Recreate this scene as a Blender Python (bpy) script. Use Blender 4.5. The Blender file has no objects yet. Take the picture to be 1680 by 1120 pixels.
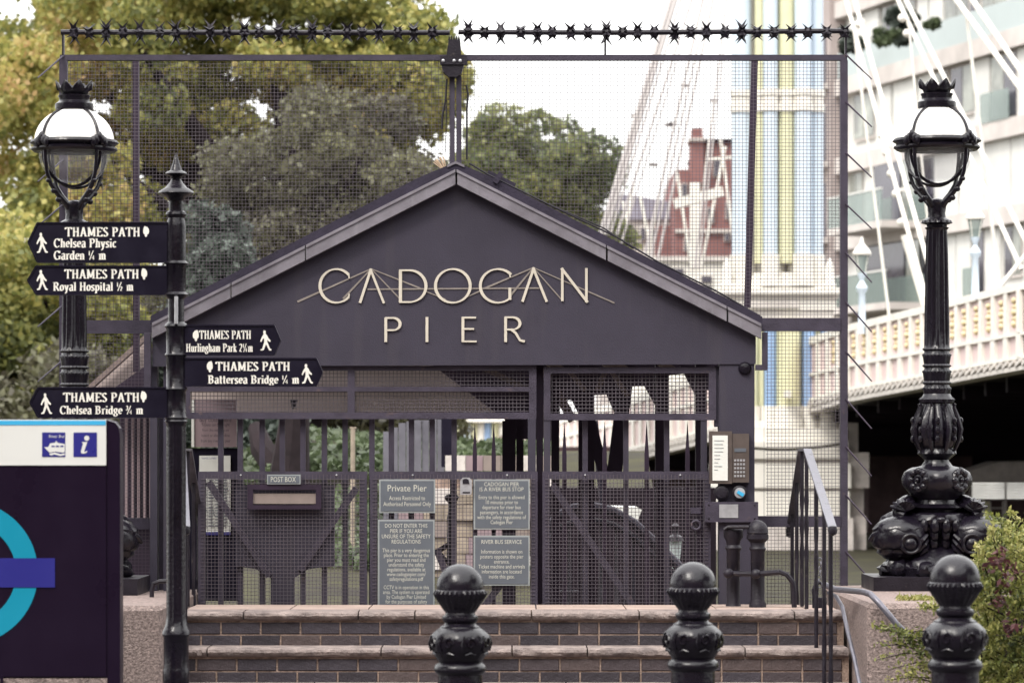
import bpy, bmesh, math, random
import numpy as np
from mathutils import Vector, Matrix
R = math.radians
random.seed(7)
SC = bpy.context.scene
COL = SC.collection
F = 5800.0      # focal length in photograph pixels (1680 wide)
EYE = 1.6
HOR = 753.0     # horizon line

# ------------------------------------------------------------------ camera, sky, sun, exposure
cam_d = bpy.data.cameras.new('camera'); cam = bpy.data.objects.new('camera', cam_d); COL.objects.link(cam)
cam.location = (0, 0, EYE); cam.rotation_euler = (R(90), 0, 0)
cam_d.sensor_width = 36; cam_d.lens = 36*F/1680; cam_d.shift_y = (HOR-560)/1680
cam_d.clip_start = 0.5; cam_d.clip_end = 6000
cam_d.dof.use_dof = True; cam_d.dof.focus_distance = 20.3; cam_d.dof.aperture_fstop = 5.0
SC.camera = cam
SC.render.resolution_x = 1024; SC.render.resolution_y = 682
SC.view_settings.view_transform = 'Standard'; SC.view_settings.look = 'None'
SC.view_settings.gamma = 1; SC.view_settings.exposure = 0.82; SC.view_settings.use_curve_mapping = False
world = bpy.data.worlds.new('World'); SC.world = world; world.use_nodes = True
wn = world.node_tree; wn.nodes.clear()
wo = wn.nodes.new('ShaderNodeOutputWorld'); bg = wn.nodes.new('ShaderNodeBackground')
sky = wn.nodes.new('ShaderNodeTexSky'); sky.sky_type = 'NISHITA'; sky.sun_disc = False
SUN_EL, SUN_AZ = 48, 215
sky.sun_elevation = R(SUN_EL); sky.sun_rotation = R(SUN_AZ); sky.dust_density = 4
mixc = wn.nodes.new('ShaderNodeMixRGB'); mixc.inputs[0].default_value = .86   # thick white cloud over the blue
mixc.inputs[2].default_value = (9.6, 9.5, 9.3, 1)
wn.links.new(sky.outputs[0], mixc.inputs[1])
# overcast sky: the zenith is about twice as bright as the horizon, the same all the way round
wtc = wn.nodes.new('ShaderNodeTexCoord'); wsx = wn.nodes.new('ShaderNodeSeparateXYZ'); wn.links.new(wtc.outputs['Generated'], wsx.inputs[0])
wmr = wn.nodes.new('ShaderNodeMapRange'); wmr.inputs['From Min'].default_value = 0; wmr.inputs['From Max'].default_value = 1
wmr.inputs['To Min'].default_value = .78; wmr.inputs['To Max'].default_value = 1.9; wn.links.new(wsx.outputs['Z'], wmr.inputs['Value'])
wmu = wn.nodes.new('ShaderNodeVectorMath'); wmu.operation = 'SCALE'; wn.links.new(mixc.outputs[0], wmu.inputs[0]); wn.links.new(wmr.outputs[0], wmu.inputs['Scale'])
wn.links.new(wmu.outputs[0], bg.inputs[0])
bg.inputs[1].default_value = .15; wn.links.new(bg.outputs[0], wo.inputs[0])
sun_d = bpy.data.lights.new('sun', 'SUN'); sun_d.energy = 1.1; sun_d.angle = R(14); sun_d.color = (1, .96, .9)
sun = bpy.data.objects.new('sun', sun_d); COL.objects.link(sun)
# light comes from high behind the camera's left
az, el = R(SUN_AZ), R(SUN_EL)
dv = Vector((math.sin(az)*math.cos(el), math.cos(az)*math.cos(el), math.sin(el)))
sun.rotation_euler = dv.to_track_quat('Z', 'Y').to_euler()

# ------------------------------------------------------------------ helpers
def at(px, py, Y): return Vector(((px-840)/F*Y, Y, EYE+(HOR-py)/F*Y))
def X(px, Y): return (px-840)/F*Y
def Z(py, Y): return EYE+(HOR-py)/F*Y

class MB:
    def __init__(s): s.v = []; s.f = []; s.sm = False
    def add(s, vs, fs):
        b = len(s.v); s.v += [tuple(v) for v in vs]; s.f += [tuple(b+i for i in f) for f in fs]; return s
    def box(s, x0, x1, y0, y1, z0, z1):
        return s.add([(x0,y0,z0),(x1,y0,z0),(x1,y1,z0),(x0,y1,z0),(x0,y0,z1),(x1,y0,z1),(x1,y1,z1),(x0,y1,z1)],
                     [(0,3,2,1),(4,5,6,7),(0,1,5,4),(1,2,6,5),(2,3,7,6),(3,0,4,7)])
    def cham(s, x0, x1, y0, y1, z0, z1, c):
        # box with chamfered front edges (front faces -y)
        f = [(x0+c,y0,z0+c),(x1-c,y0,z0+c),(x1-c,y0,z1-c),(x0+c,y0,z1-c)]
        m = [(x0,y0+c,z0),(x1,y0+c,z0),(x1,y0+c,z1),(x0,y0+c,z1)]
        k = [(x0,y1,z0),(x1,y1,z0),(x1,y1,z1),(x0,y1,z1)]
        fs = [(0,1,2,3),(8,11,10,9)]
        for a in range(4):
            b = (a+1) % 4
            fs += [(a,a+4,b+4,b),(a+4,a+8,b+8,b+4)]
        return s.add(f+m+k, fs)
    def pbox(s, a, b, c, d, Y, t):  # px rect (x0,y0,x1,y1) at depth Y, thickness t backwards
        return s.box(X(a,Y), X(c,Y), Y, Y+t, Z(d,Y), Z(b,Y))
    def prism(s, poly, y0, y1):      # poly (x,z) anticlockwise seen from -y
        n = len(poly)
        ar = sum(poly[i][0]*poly[(i+1)%n][1]-poly[(i+1)%n][0]*poly[i][1] for i in range(n))
        if ar < 0: poly = poly[::-1]
        vs = [(p[0],y0,p[1]) for p in poly]+[(p[0],y1,p[1]) for p in poly]
        fs = [tuple(range(n)), tuple(range(2*n-1,n-1,-1))]
        fs += [(i,i+n,(i+1)%n+n,(i+1)%n) for i in range(n)]
        return s.add(vs, fs)
    def pprism(s, pts, Y, t): return s.prism([(X(a,Y),Z(b,Y)) for a,b in pts], Y, Y+t)
    def bar(s, p, q, w, h=None, up=(0,0,1)):
        h = h or w; p = Vector(p); q = Vector(q); d = (q-p).normalized(); u = Vector(up)
        if abs(d.dot(u)) > .98: u = Vector((0,1,0))
        a = d.cross(u).normalized()*w/2; b = a.cross(d).normalized()*h/2
        vs = [p-a-b,p+a-b,p+a+b,p-a+b,q-a-b,q+a-b,q+a+b,q-a+b]
        return s.add(vs, [(0,3,2,1),(4,5,6,7),(0,1,5,4),(1,2,6,5),(2,3,7,6),(3,0,4,7)])
    def tube(s, pts, r, n=8, mod=None, cap=True):
        pts = [Vector(p) for p in pts]; m = len(pts)
        if not hasattr(r, '__len__'): r = [r]*m
        t0 = (pts[1]-pts[0]).normalized(); ref = Vector((0,0,1)) if abs(t0.z) < .9 else Vector((0,1,0))
        a = t0.cross(ref).normalized(); vs = []
        for i in range(m):
            t = (pts[min(i+1,m-1)]-pts[max(i-1,0)]).normalized()
            a = (a-t*a.dot(t)).normalized(); b = t.cross(a)
            for k in range(n):
                g = 2*math.pi*k/n; rr = r[i]*(mod(i,g) if mod else 1)
                vs.append(pts[i]+a*math.cos(g)*rr+b*math.sin(g)*rr)
        fs = [(i*n+k, i*n+(k+1)%n, (i+1)*n+(k+1)%n, (i+1)*n+k) for i in range(m-1) for k in range(n)]
        if cap: fs += [tuple(range(n))[::-1], tuple((m-1)*n+k for k in range(n))]
        return s.add(vs, fs)
    def lathe(s, prof, c=(0,0,0), n=24, lobes=None):   # prof: (r,z) or (r,z,lobecount,amp)
        vs = []
        for p in prof:
            r, z = p[0], p[1]; lc, am = (p[2], p[3]) if len(p) > 2 else (0, 0)
            for k in range(n):
                g = 2*math.pi*k/n; rr = r*(1+am*math.cos(lc*g)) if lc else r
                vs.append((c[0]+rr*math.cos(g), c[1]+rr*math.sin(g), c[2]+z))
        m = len(prof)
        fs = [(i*n+k, i*n+(k+1)%n, (i+1)*n+(k+1)%n, (i+1)*n+k) for i in range(m-1) for k in range(n)]
        fs += [tuple(range(n))[::-1], tuple((m-1)*n+k for k in range(n))]
        if prof[0][1] > prof[-1][1]: fs = [f[::-1] for f in fs]
        return s.add(vs, fs)
    def sphere(s, c, rx, ry=None, rz=None, n=16, m=10, mod=None):
        ry = ry or rx; rz = rz or rx; vs = []
        for i in range(m+1):
            th = math.pi*i/m
            for k in range(n):
                g = 2*math.pi*k/n; d = Vector((math.sin(th)*math.cos(g), math.sin(th)*math.sin(g), math.cos(th)))
                q = mod(d) if mod else 1
                vs.append((c[0]+d.x*rx*q, c[1]+d.y*ry*q, c[2]+d.z*rz*q))
        fs = [(i*n+k, (i+1)*n+k, (i+1)*n+(k+1)%n, i*n+(k+1)%n) for i in range(m) for k in range(n)]
        return s.add(vs, fs)
    def torus(s, c, R0, r, axis='z', n=24, m=8, squash=1):
        vs = []
        for i in range(n):
            g = 2*math.pi*i/n
            for k in range(m):
                h = 2*math.pi*k/m; q = R0+r*math.cos(h); w = r*math.sin(h)*squash
                if axis == 'z': v = (q*math.cos(g), q*math.sin(g), w)
                elif axis == 'y': v = (q*math.cos(g), w, q*math.sin(g))
                else: v = (w, q*math.cos(g), q*math.sin(g))
                vs.append((c[0]+v[0], c[1]+v[1], c[2]+v[2]))
        fs = [(i*m+k, i*m+(k+1)%m, ((i+1)%n)*m+(k+1)%m, ((i+1)%n)*m+k) for i in range(n) for k in range(m)]
        return s.add(vs, fs)
    def build(s, name, m, parent=None, smooth=False, off=None, kind=None):
        me = bpy.data.meshes.new(name); o = bpy.data.objects.new(name, me)
        L = Vector(off) if off is not None else (wloc(parent) if parent else Vector((0,0,0)))
        me.from_pydata([(v[0]-L.x, v[1]-L.y, v[2]-L.z) for v in s.v], [], s.f)
        me.materials.append(m)
        if smooth:
            me.polygons.foreach_set('use_smooth', [True]*len(me.polygons))
            try: me.set_sharp_from_angle(angle=R(38))
            except Exception: pass
        COL.objects.link(o)
        if parent: o.parent = parent
        elif off is not None: o.location = L
        if kind: o['kind'] = kind
        return o
def wloc(o):
    l = Vector((0,0,0))
    while o is not None: l = l+o.location; o = o.parent
    return l
def thing(name, label, cat, loc=(0,0,0), group=None):
    o = bpy.data.objects.new(name, None); COL.objects.link(o); o.location = loc; o.empty_display_size = .2
    o['label'] = label; o['category'] = cat
    if group: o['group'] = group
    return o
def tag(o, label, cat, group=None):
    o['label'] = label; o['category'] = cat
    if group: o['group'] = group
    return o
def share(name, me, parent, loc, mat_override=None, rot=None, scale=None):
    o = bpy.data.objects.new(name, me); COL.objects.link(o); o.parent = parent; o.location = loc
    if rot: o.rotation_euler = rot
    if scale: o.scale = scale
    return o
def copy_tree(root, loc, label=None, group=None):
    def rec(o, par):
        c = o.copy(); COL.objects.link(c)
        if par: c.parent = par
        for ch in o.children: rec(ch, c)
        return c
    r = rec(root, None); r.location = loc
    if label: r['label'] = label
    if group: r['group'] = group
    return r

# ------------------------------------------------------------------ materials
def mat(name, c, rough=.6, metal=0, var=.12, scale=8, bump=0, bscale=60, c2=None, spec=None, stretch=None, specks=None, streaks=None):
    spec = (.5 if rough < .6 else .3 if rough < .7 else .12) if spec is None else spec
    m = bpy.data.materials.new(name); m.use_nodes = True; nt = m.node_tree; b = nt.nodes['Principled BSDF']
    b.inputs['Roughness'].default_value = rough; b.inputs['Metallic'].default_value = metal
    b.inputs['Specular IOR Level'].default_value = spec
    tc = nt.nodes.new('ShaderNodeTexCoord'); co = tc.outputs['Object']
    if stretch:
        mp = nt.nodes.new('ShaderNodeMapping'); mp.inputs['Scale'].default_value = stretch
        nt.links.new(co, mp.inputs[0]); co = mp.outputs[0]
    n = nt.nodes.new('ShaderNodeTexNoise'); n.inputs['Scale'].default_value = scale; n.inputs['Detail'].default_value = 5
    n.inputs['Roughness'].default_value = .65; nt.links.new(co, n.inputs['Vector'])
    rmp = nt.nodes.new('ShaderNodeValToRGB'); rmp.color_ramp.elements[0].position = .35; rmp.color_ramp.elements[1].position = .68
    a = [x*(1-var) for x in c]; d = list(c2) if c2 else [min(1, x*(1+var)) for x in c]
    rmp.color_ramp.elements[0].color = (*a, 1); rmp.color_ramp.elements[1].color = (*d, 1)
    nt.links.new(n.outputs[0], rmp.inputs[0]); col = rmp.outputs[0]
    mr = nt.nodes.new('ShaderNodeMapRange'); mr.inputs['From Min'].default_value = .3; mr.inputs['From Max'].default_value = .7
    mr.inputs['To Min'].default_value = rough*.82; mr.inputs['To Max'].default_value = min(1, rough*1.25); nt.links.new(n.outputs[0], mr.inputs['Value']); nt.links.new(mr.outputs[0], b.inputs['Roughness'])
    for kind_, prm in (('specks', specks), ('streaks', streaks)):
        if not prm: continue
        sc, lo, amt, c3 = prm; vec = co
        if kind_ == 'streaks':
            mp2 = nt.nodes.new('ShaderNodeMapping'); mp2.inputs['Scale'].default_value = (1, 1, .12); nt.links.new(co, mp2.inputs[0]); vec = mp2.outputs[0]
        n3 = nt.nodes.new('ShaderNodeTexNoise'); n3.inputs['Scale'].default_value = sc; n3.inputs['Detail'].default_value = 6; nt.links.new(vec, n3.inputs['Vector'])
        m3 = nt.nodes.new('ShaderNodeMapRange'); m3.inputs['From Min'].default_value = lo; m3.inputs['From Max'].default_value = lo+.1; m3.inputs['To Max'].default_value = amt
        nt.links.new(n3.outputs[0], m3.inputs['Value']); x3 = nt.nodes.new('ShaderNodeMixRGB'); x3.inputs[2].default_value = (*c3, 1)
        nt.links.new(m3.outputs[0], x3.inputs[0]); nt.links.new(col, x3.inputs[1]); col = x3.outputs[0]
    nt.links.new(col, b.inputs['Base Color'])
    if bump:
        n2 = nt.nodes.new('ShaderNodeTexNoise'); n2.inputs['Scale'].default_value = bscale; n2.inputs['Detail'].default_value = 4
        nt.links.new(co, n2.inputs['Vector'])
        bp = nt.nodes.new('ShaderNodeBump'); bp.inputs['Strength'].default_value = bump; bp.inputs['Distance'].default_value = .01
        nt.links.new(n2.outputs[0], bp.inputs['Height']); nt.links.new(bp.outputs[0], b.inputs['Normal'])
    return m
def leafmat(name, cols, trans=.3, nscale=.5):
    m = bpy.data.materials.new(name); m.use_nodes = True; nt = m.node_tree; nt.nodes.clear()
    out = nt.nodes.new('ShaderNodeOutputMaterial'); mx = nt.nodes.new('ShaderNodeMixShader'); mx.inputs[0].default_value = trans
    df = nt.nodes.new('ShaderNodeBsdfPrincipled'); df.inputs['Roughness'].default_value = .55; tr = nt.nodes.new('ShaderNodeBsdfTranslucent')
    at_ = nt.nodes.new('ShaderNodeAttribute'); at_.attribute_name = 'tint'
    tc = nt.nodes.new('ShaderNodeTexCoord'); n = nt.nodes.new('ShaderNodeTexNoise'); n.inputs['Scale'].default_value = nscale; n.inputs['Detail'].default_value = 3
    nt.links.new(tc.outputs['Object'], n.inputs['Vector'])
    ma = nt.nodes.new('ShaderNodeMath'); ma.operation = 'MULTIPLY_ADD'; ma.inputs[1].default_value = .55; nt.links.new(at_.outputs['Fac'], ma.inputs[0])
    mb = nt.nodes.new('ShaderNodeMath'); mb.operation = 'MULTIPLY_ADD'; mb.inputs[1].default_value = 1.6; mb.inputs[2].default_value = -.55
    nt.links.new(n.outputs[0], mb.inputs[0]); nt.links.new(mb.outputs[0], ma.inputs[2])
    rp = nt.nodes.new('ShaderNodeValToRGB'); e = rp.color_ramp.elements
    for i, c in enumerate(cols):
        p = i/(len(cols)-1)
        if i < 2: e[i].position = p; e[i].color = (*c, 1)
        else:
            q = e.new(p); q.color = (*c, 1)
    # keep order
    for i, c in enumerate(cols): e[i].position = i/(len(cols)-1); e[i].color = (*c, 1)
    nt.links.new(ma.outputs[0], rp.inputs[0])
    nt.links.new(rp.outputs[0], df.inputs['Base Color']); nt.links.new(rp.outputs[0], tr.inputs[0])
    nt.links.new(df.outputs[0], mx.inputs[1]); nt.links.new(tr.outputs[0], mx.inputs[2]); nt.links.new(mx.outputs[0], out.inputs[0])
    return m
def glass(name, c=(1,1,1), rough=.02, mixf=.75):
    m = bpy.data.materials.new(name); m.use_nodes = True; nt = m.node_tree; nt.nodes.clear()
    out = nt.nodes.new('ShaderNodeOutputMaterial'); mx = nt.nodes.new('ShaderNodeMixShader'); mx.inputs[0].default_value = mixf
    g = nt.nodes.new('ShaderNodeBsdfPrincipled'); g.inputs['Base Color'].default_value = (*c, 1); g.inputs['Roughness'].default_value = rough
    t = nt.nodes.new('ShaderNodeBsdfTransparent'); t.inputs[0].default_value = (*[min(1, .5+x*.5) for x in c], 1)
    nt.links.new(g.outputs[0], mx.inputs[1]); nt.links.new(t.outputs[0], mx.inputs[2]); nt.links.new(mx.outputs[0], out.inputs[0])
    return m
M_iron = mat('black_iron_paint', (.013,.010,.016), .42, 0, .35, 6, .3, 90, spec=.28, specks=(22,.64,.5,(.09,.075,.07)))
M_iron_gloss = mat('glossy_black_paint', (.0065,.0048,.009), .24, 0, .3, 5, .2, 55, spec=.36, specks=(26,.68,.4,(.06,.052,.056)))
M_hut = mat('charcoal_paint', (.041,.036,.053), .62, 0, .12, 2.5, .2, 120, spec=.25, specks=(30,.72,.5,(.11,.1,.1)), streaks=(9,.55,.28,(.06,.052,.062)))
M_frame = mat('grey_fence_paint', (.047,.039,.058), .55, 0, .2, 9, .25, 90, spec=.3, specks=(14,.66,.6,(.12,.08,.07)))
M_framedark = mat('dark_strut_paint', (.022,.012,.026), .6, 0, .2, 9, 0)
M_wire = mat('mesh_wire', (.10,.085,.10), .6, 0, .15, 4)
M_trim = mat('lead_trim', (.19,.175,.20), .45, .2, .2, 5, .2, 22, specks=(9,.6,.5,(.10,.09,.105)), streaks=(16,.58,.35,(.27,.26,.28)))
M_roof = mat('roof_felt', (.035,.03,.045), .8, 0, .25, 6, .4, 60)
M_letter = mat('cream_lettering', (.55,.50,.42), .5, 0, .05, 10)
M_cable_letter = mat('bronze_line', (.22,.19,.17), .5, 0, .1, 10)
M_white_print = mat('white_print', (.78,.75,.68), .5, 0, .04, 20)
M_arm = mat('sign_black', (.0085,.007,.016), .35, 0, .2, 5, .05, spec=.2)
M_sign = mat('slate_sign', (.098,.110,.130), .45, 0, .06, 8)
M_sign_edge = mat('slate_sign_edge', (.26,.28,.285), .45, 0, .06, 8)
M_sign_text = mat('pale_sign_print', (.50,.50,.44), .5, 0, .04, 20)
M_tan = mat('tan_plate', (.24,.195,.175), .6, 0, .1, 8)
M_soffit = mat('taupe_board', (.46,.385,.36), .7, 0, .08, 3)
M_rafter = mat('pale_rafter_timber', (.22,.17,.155), .7, 0, .2, 14)
M_brick = [mat('blue_brick_%s' % n, c, .6, 0, .22, 14, .6, 60, specks=(7,.64,.45,(.17,.14,.13))) for n, c in (('a',(.040,.034,.041)),('b',(.062,.049,.054)),('c',(.050,.043,.053)),('d',(.085,.064,.063)))]
M_mortar = mat('sandy_mortar', (.29,.215,.175), .9, 0, .35, 20, .8, 80)
M_coping = mat('worn_coping_stone', (.19,.155,.148), .75, 0, .3, 9, 1.4, 45, c2=(.30,.245,.225), specks=(5,.6,.6,(.10,.082,.085)))
M_paving = mat('pinkish_paving', (.34,.26,.225), .8, 0, .15, 5, .4, 60)
M_granite = mat('granite', (.20,.155,.145), .75, 0, .38, 60, .9, 90, c2=(.38,.30,.275), streaks=(6,.56,.35,(.15,.125,.115)))
M_ground = mat('asphalt', (.07,.065,.07), .85, 0, .3, 4, .6, 200)
M_earth = mat('garden_earth', (.04,.034,.028), .9, 0, .4, 1.5, .4, 30, c2=(.06,.058,.032))
M_white = mat('white_bridge_paint', (.70,.67,.61), .5, 0, .06, 2)
M_offwhite = mat('aged_white_paint', (.52,.485,.45), .6, 0, .14, 3)
M_pink = mat('pink_panel_paint', (.60,.47,.455), .6, 0, .06, 2)
M_gold = mat('gilded_ornament', (.72,.58,.34), .4, .2, .15, 20)
M_blue_l = mat('pale_blue_paint', (.54,.62,.70), .5, 0, .04, 2)
M_blue = mat('sky_blue_paint', (.24,.35,.54), .5, 0, .06, 2)
M_yellow = mat('primrose_paint', (.60,.585,.38), .5, 0, .06, 2)
M_cablegrey = mat('cable_paint', (.40,.37,.365), .5, 0, .1, 2)
M_stone = mat('pale_pier_stone', (.58,.53,.50), .85, 0, .15, 6, .6, 30)
M_under = mat('dark_paint_and_shade', (.012,.008,.012), .8, 0, .2, 2)  # near-black holds the shade under the bridge deck; also plain dark trim
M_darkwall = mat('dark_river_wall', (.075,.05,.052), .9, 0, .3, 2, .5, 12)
M_redbrick = mat('red_brick', (.225,.115,.108), .8, 0, .18, 1.2)
M_greyroof = mat('slate_roof', (.26,.25,.30), .8, 0, .15, 1)
M_facade = mat('limestone_band', (.52,.48,.455), .8, 0, .12, .8)
M_panel = mat('white_facade_panel', (.60,.595,.57), .7, 0, .06, 1.5)
M_brownwall = mat('brown_cladding', (.36,.31,.295), .8, 0, .12, 1)
M_win = mat('window_glass', (.17,.17,.17), .12, 0, .5, .5, c2=(.36,.38,.33))
M_windark = mat('dark_window_glass', (.06,.055,.075), .12, 0, .3, .7)
M_balglass = glass('balcony_glass', (.36,.43,.41), .05, .6)
M_parglass = mat('frosted_parapet_glass', (.40,.45,.45), .6, 0, .05, .6)
M_globe = mat('opal_glass', (.86,.85,.82), .12, 0, .02, 3)
M_clear = glass('clear_globe', (.9,.9,.92), .03, .88)
M_teal = mat('teal_enamel', (.005,.24,.36), .3, 0, .03, 3)
M_navy = mat('navy_enamel', (.022,.022,.19), .3, 0, .03, 3)
M_skystripe = mat('sky_blue_stripe', (.05,.38,.65), .3, 0, .03, 3)
M_header = mat('white_enamel', (.66,.66,.63), .35, 0, .02, 3)
M_totem = mat('totem_black', (.010,.005,.015), .3, 0, .1, 3, spec=.2)
M_housing = mat('bronze_housing', (.09,.07,.062), .45, .2, .15, 10)
M_paper = mat('white_paper', (.68,.68,.64), .6, 0, .04, 8)
M_silver = mat('grey_metal', (.42,.42,.44), .35, .4, .15, 15)
M_rail = mat('worn_steel_rail', (.13,.125,.15), .33, .4, .25, 12, .15)
M_straw = mat('straw', (.55,.42,.3), .8, 0, .2, 30)
M_mauve = mat('mauve_poster', (.27,.2,.215), .6, 0, .05, 5)
M_bark = mat('bark', (.022,.016,.018), .9, 0, .35, 4, .8, 12)
M_slate = mat('slate_garden_wall', (.15,.145,.17), .8, 0, .2, 3, .5, 10)
M_beige = mat('beige_stone', (.30,.25,.20), .85, 0, .3, 3, .6, 14)
L_plane = leafmat('plane_leaves', [(.06,.072,.035),(.15,.17,.055),(.28,.28,.08),(.43,.38,.12),(.50,.34,.16)], .45, .45)
L_dark = leafmat('copper_leaves', [(.035,.031,.022),(.064,.056,.036),(.098,.092,.05),(.13,.13,.07),(.21,.205,.10)], .35, .6)
L_green = leafmat('green_leaves', [(.045,.06,.035),(.10,.125,.055),(.19,.205,.08),(.32,.30,.11)], .45, .5)
L_cedar = leafmat('cedar_needles', [(.025,.033,.027),(.05,.066,.052),(.095,.115,.095)], .2, .9)
L_ivy = leafmat('ground_cover_leaves', [(.03,.04,.022),(.07,.095,.045),(.12,.155,.075)], .3, 1.5)
L_bush = leafmat('cotoneaster_leaves', [(.035,.05,.016),(.12,.145,.035),(.24,.25,.065),(.36,.34,.11),(.48,.43,.2)], .35, 3)
L_red = leafmat('red_leaves', [(.04,.015,.02),(.10,.03,.035),(.17,.09,.08)], .3, 3)

# ------------------------------------------------------------------ lettering (a drawn pen alphabet)
def arc(cx, cy, rx, ry, a0, a1, n=14):
    return [(cx+rx*math.cos(R(a0+(a1-a0)*i/n)), cy+ry*math.sin(R(a0+(a1-a0)*i/n))) for i in range(n+1)]
XH = .68
GL = {  # advance width, strokes, serif feet
 'T': (.82, [[(.03,.96),(.79,.96)],[(.41,1),(.41,0)],[(.05,.97),(.05,.78)],[(.77,.97),(.77,.78)]], [(.41,0)]),
 'H': (.88, [[(.2,1),(.2,0)],[(.68,1),(.68,0)],[(.2,.52),(.68,.52)]], [(.2,0),(.2,1),(.68,0),(.68,1)]),
 'A': (.84, [[(.14,0),(.42,1)],[(.42,1),(.7,0)],[(.22,.34),(.62,.34)]], [(.12,0),(.72,0)]),
 'M': (1.06,[[(.2,0),(.2,1)],[(.2,1),(.53,.12)],[(.53,.12),(.86,1)],[(.86,1),(.86,0)]], [(.17,0),(.86,0),(.17,1),(.88,1)]),
 'E': (.76, [[(.2,1),(.2,0)],[(.2,.96),(.68,.96)],[(.2,.52),(.58,.52)],[(.2,.04),(.7,.04)],[(.68,.98),(.68,.8)],[(.7,.02),(.7,.22)]], [(.15,0),(.15,1)]),
 'S': (.66, [arc(.33,.74,.2,.22,20,200)+arc(.33,.48,.2,.0,180,180,1)[:0]+[(.15,.66),(.5,.36)]+arc(.33,.24,.21,.21,20,-160)], []),
 'P': (.76, [[(.2,1),(.2,0)],[(.2,.96)]+[(.4,.96)]+arc(.4,.72,.24,.24,90,-90)+[(.2,.48)]], [(.2,0),(.15,1)]),
 'C': (.82, [arc(.45,.5,.33,.47,40,320,20),[(.72,.98),(.72,.74)]], []),
 'G': (.88, [arc(.45,.5,.33,.47,40,325,20),[(.72,.98),(.72,.74)],[(.74,.42),(.74,.04)]], [(.74,.44)]),
 'R': (.84, [[(.2,1),(.2,0)],[(.2,.96),(.4,.96)]+arc(.4,.74,.22,.22,90,-90)+[(.2,.52)],[(.4,.52),(.74,0)]], [(.2,0),(.15,1),(.76,0)]),
 'B': (.80, [[(.2,1),(.2,0)],[(.2,.96),(.38,.96)]+arc(.38,.75,.21,.21,90,-90)+[(.2,.54)],[(.38,.54)]+arc(.38,.29,.25,.25,90,-90)+[(.2,.04)]], [(.15,0),(.15,1)]),
 'a': (.56, [arc(.26,.5,.17,.18,150,20,8)+[(.42,.5),(.42,.0)],arc(.27,.2,.17,.19,70,290,12)+[(.42,.12)]], [(.46,0)]),
 'c': (.5, [arc(.28,.34,.19,.31,45,320,14)], []),
 'd': (.6, [arc(.27,.34,.19,.31,30,330,14),[(.45,1),(.45,0)]], [(.48,0),(.42,1)]),
 'e': (.52, [[(.1,.38),(.46,.38)]+arc(.28,.36,.19,.3,5,315,16)], []),
 'g': (.56, [arc(.27,.46,.17,.21,0,360,14),[(.2,.25),(.15,.16),(.4,.1)],arc(.27,-.08,.2,.15,60,-240,14),[(.4,.6),(.54,.66)]], []),
 'h': (.62, [[(.16,1),(.16,0)],[(.16,.5)]+arc(.32,.48,.15,.18,140,0,8)+[(.47,0)]], [(.14,0),(.13,1),(.48,0)]),
 'i': (.32, [[(.16,.66),(.16,0)],[(.16,.98),(.16,.84)]], [(.16,0),(.12,.66)]),
 'k': (.62, [[(.16,1),(.16,0)],[(.16,.3),(.46,.66)],[(.26,.4),(.52,0)]], [(.14,0),(.13,1),(.54,0),(.46,.66)]),
 'l': (.32, [[(.16,1),(.16,0)]], [(.16,0),(.12,1)]),
 'm': (.9, [[(.16,.66),(.16,0)],[(.16,.5)]+arc(.3,.48,.14,.18,140,0,8)+[(.44,0)],[(.44,.5)]+arc(.59,.48,.14,.18,140,0,8)+[(.73,0)]], [(.14,0),(.12,.66),(.45,0),(.75,0)]),
 'n': (.62, [[(.16,.66),(.16,0)],[(.16,.5)]+arc(.32,.48,.15,.18,140,0,8)+[(.47,0)]], [(.14,0),(.12,.66),(.48,0)]),
 'o': (.56, [arc(.28,.34,.2,.31,0,360,18)], []),
 'p': (.6, [[(.16,.66),(.16,-.3)],arc(.32,.34,.19,.31,150,-150,14)], [(.14,-.3),(.12,.66)]),
 'r': (.46, [[(.16,.66),(.16,0)],[(.16,.46)]+arc(.32,.48,.13,.16,140,40,6)], [(.14,0),(.12,.66)]),
 's': (.46, [arc(.23,.5,.14,.15,20,200)+[(.12,.42),(.34,.26)]+arc(.23,.17,.15,.15,20,-160)], []),
 't': (.4, [[(.18,.92),(.18,.1),(.24,.03),(.36,.06)],[(.04,.64),(.36,.64)]], []),
 'u': (.62, [[(.15,.66),(.15,.2)]+arc(.29,.18,.14,.16,180,320,8),[(.46,.66),(.46,0)]], [(.12,.66),(.43,.66),(.5,0)]),
 'y': (.58, [[(.1,.66),(.3,.06)],[(.48,.66),(.26,-.16),(.16,-.28),(.06,-.24)]], [(.1,.66),(.48,.66)]),
 '2': (.6, [arc(.28,.72,.2,.24,160,-30,10)+[(.1,.06)],[(.08,.06),(.5,.06)]], []),
}
def small(ch, ox, oy, s):
    D = {'1': [[(.1,.8),(.25,1),(.25,0)]], '2': [arc(.28,.72,.2,.24,160,-30,8)+[(.08,.04),(.5,.04)]],
         '3': [arc(.25,.76,.2,.22,150,-80,8)+arc(.25,.27,.24,.27,80,-150,8)], '4': [[(.4,0),(.4,1),(.04,.3),(.56,.3)]]}[ch]
    return [[(ox+x*s, oy+y*s) for x, y in st] for st in D]
for ch, (a, b) in {'¼': '14', '½': '12', '¾': '34'}.items():
    GL[ch] = (.92, small(a, .04, .48, .52)+[[(.2,-.02),(.66,1.02)]]+small(b, .5, 0, .5), [])
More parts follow.
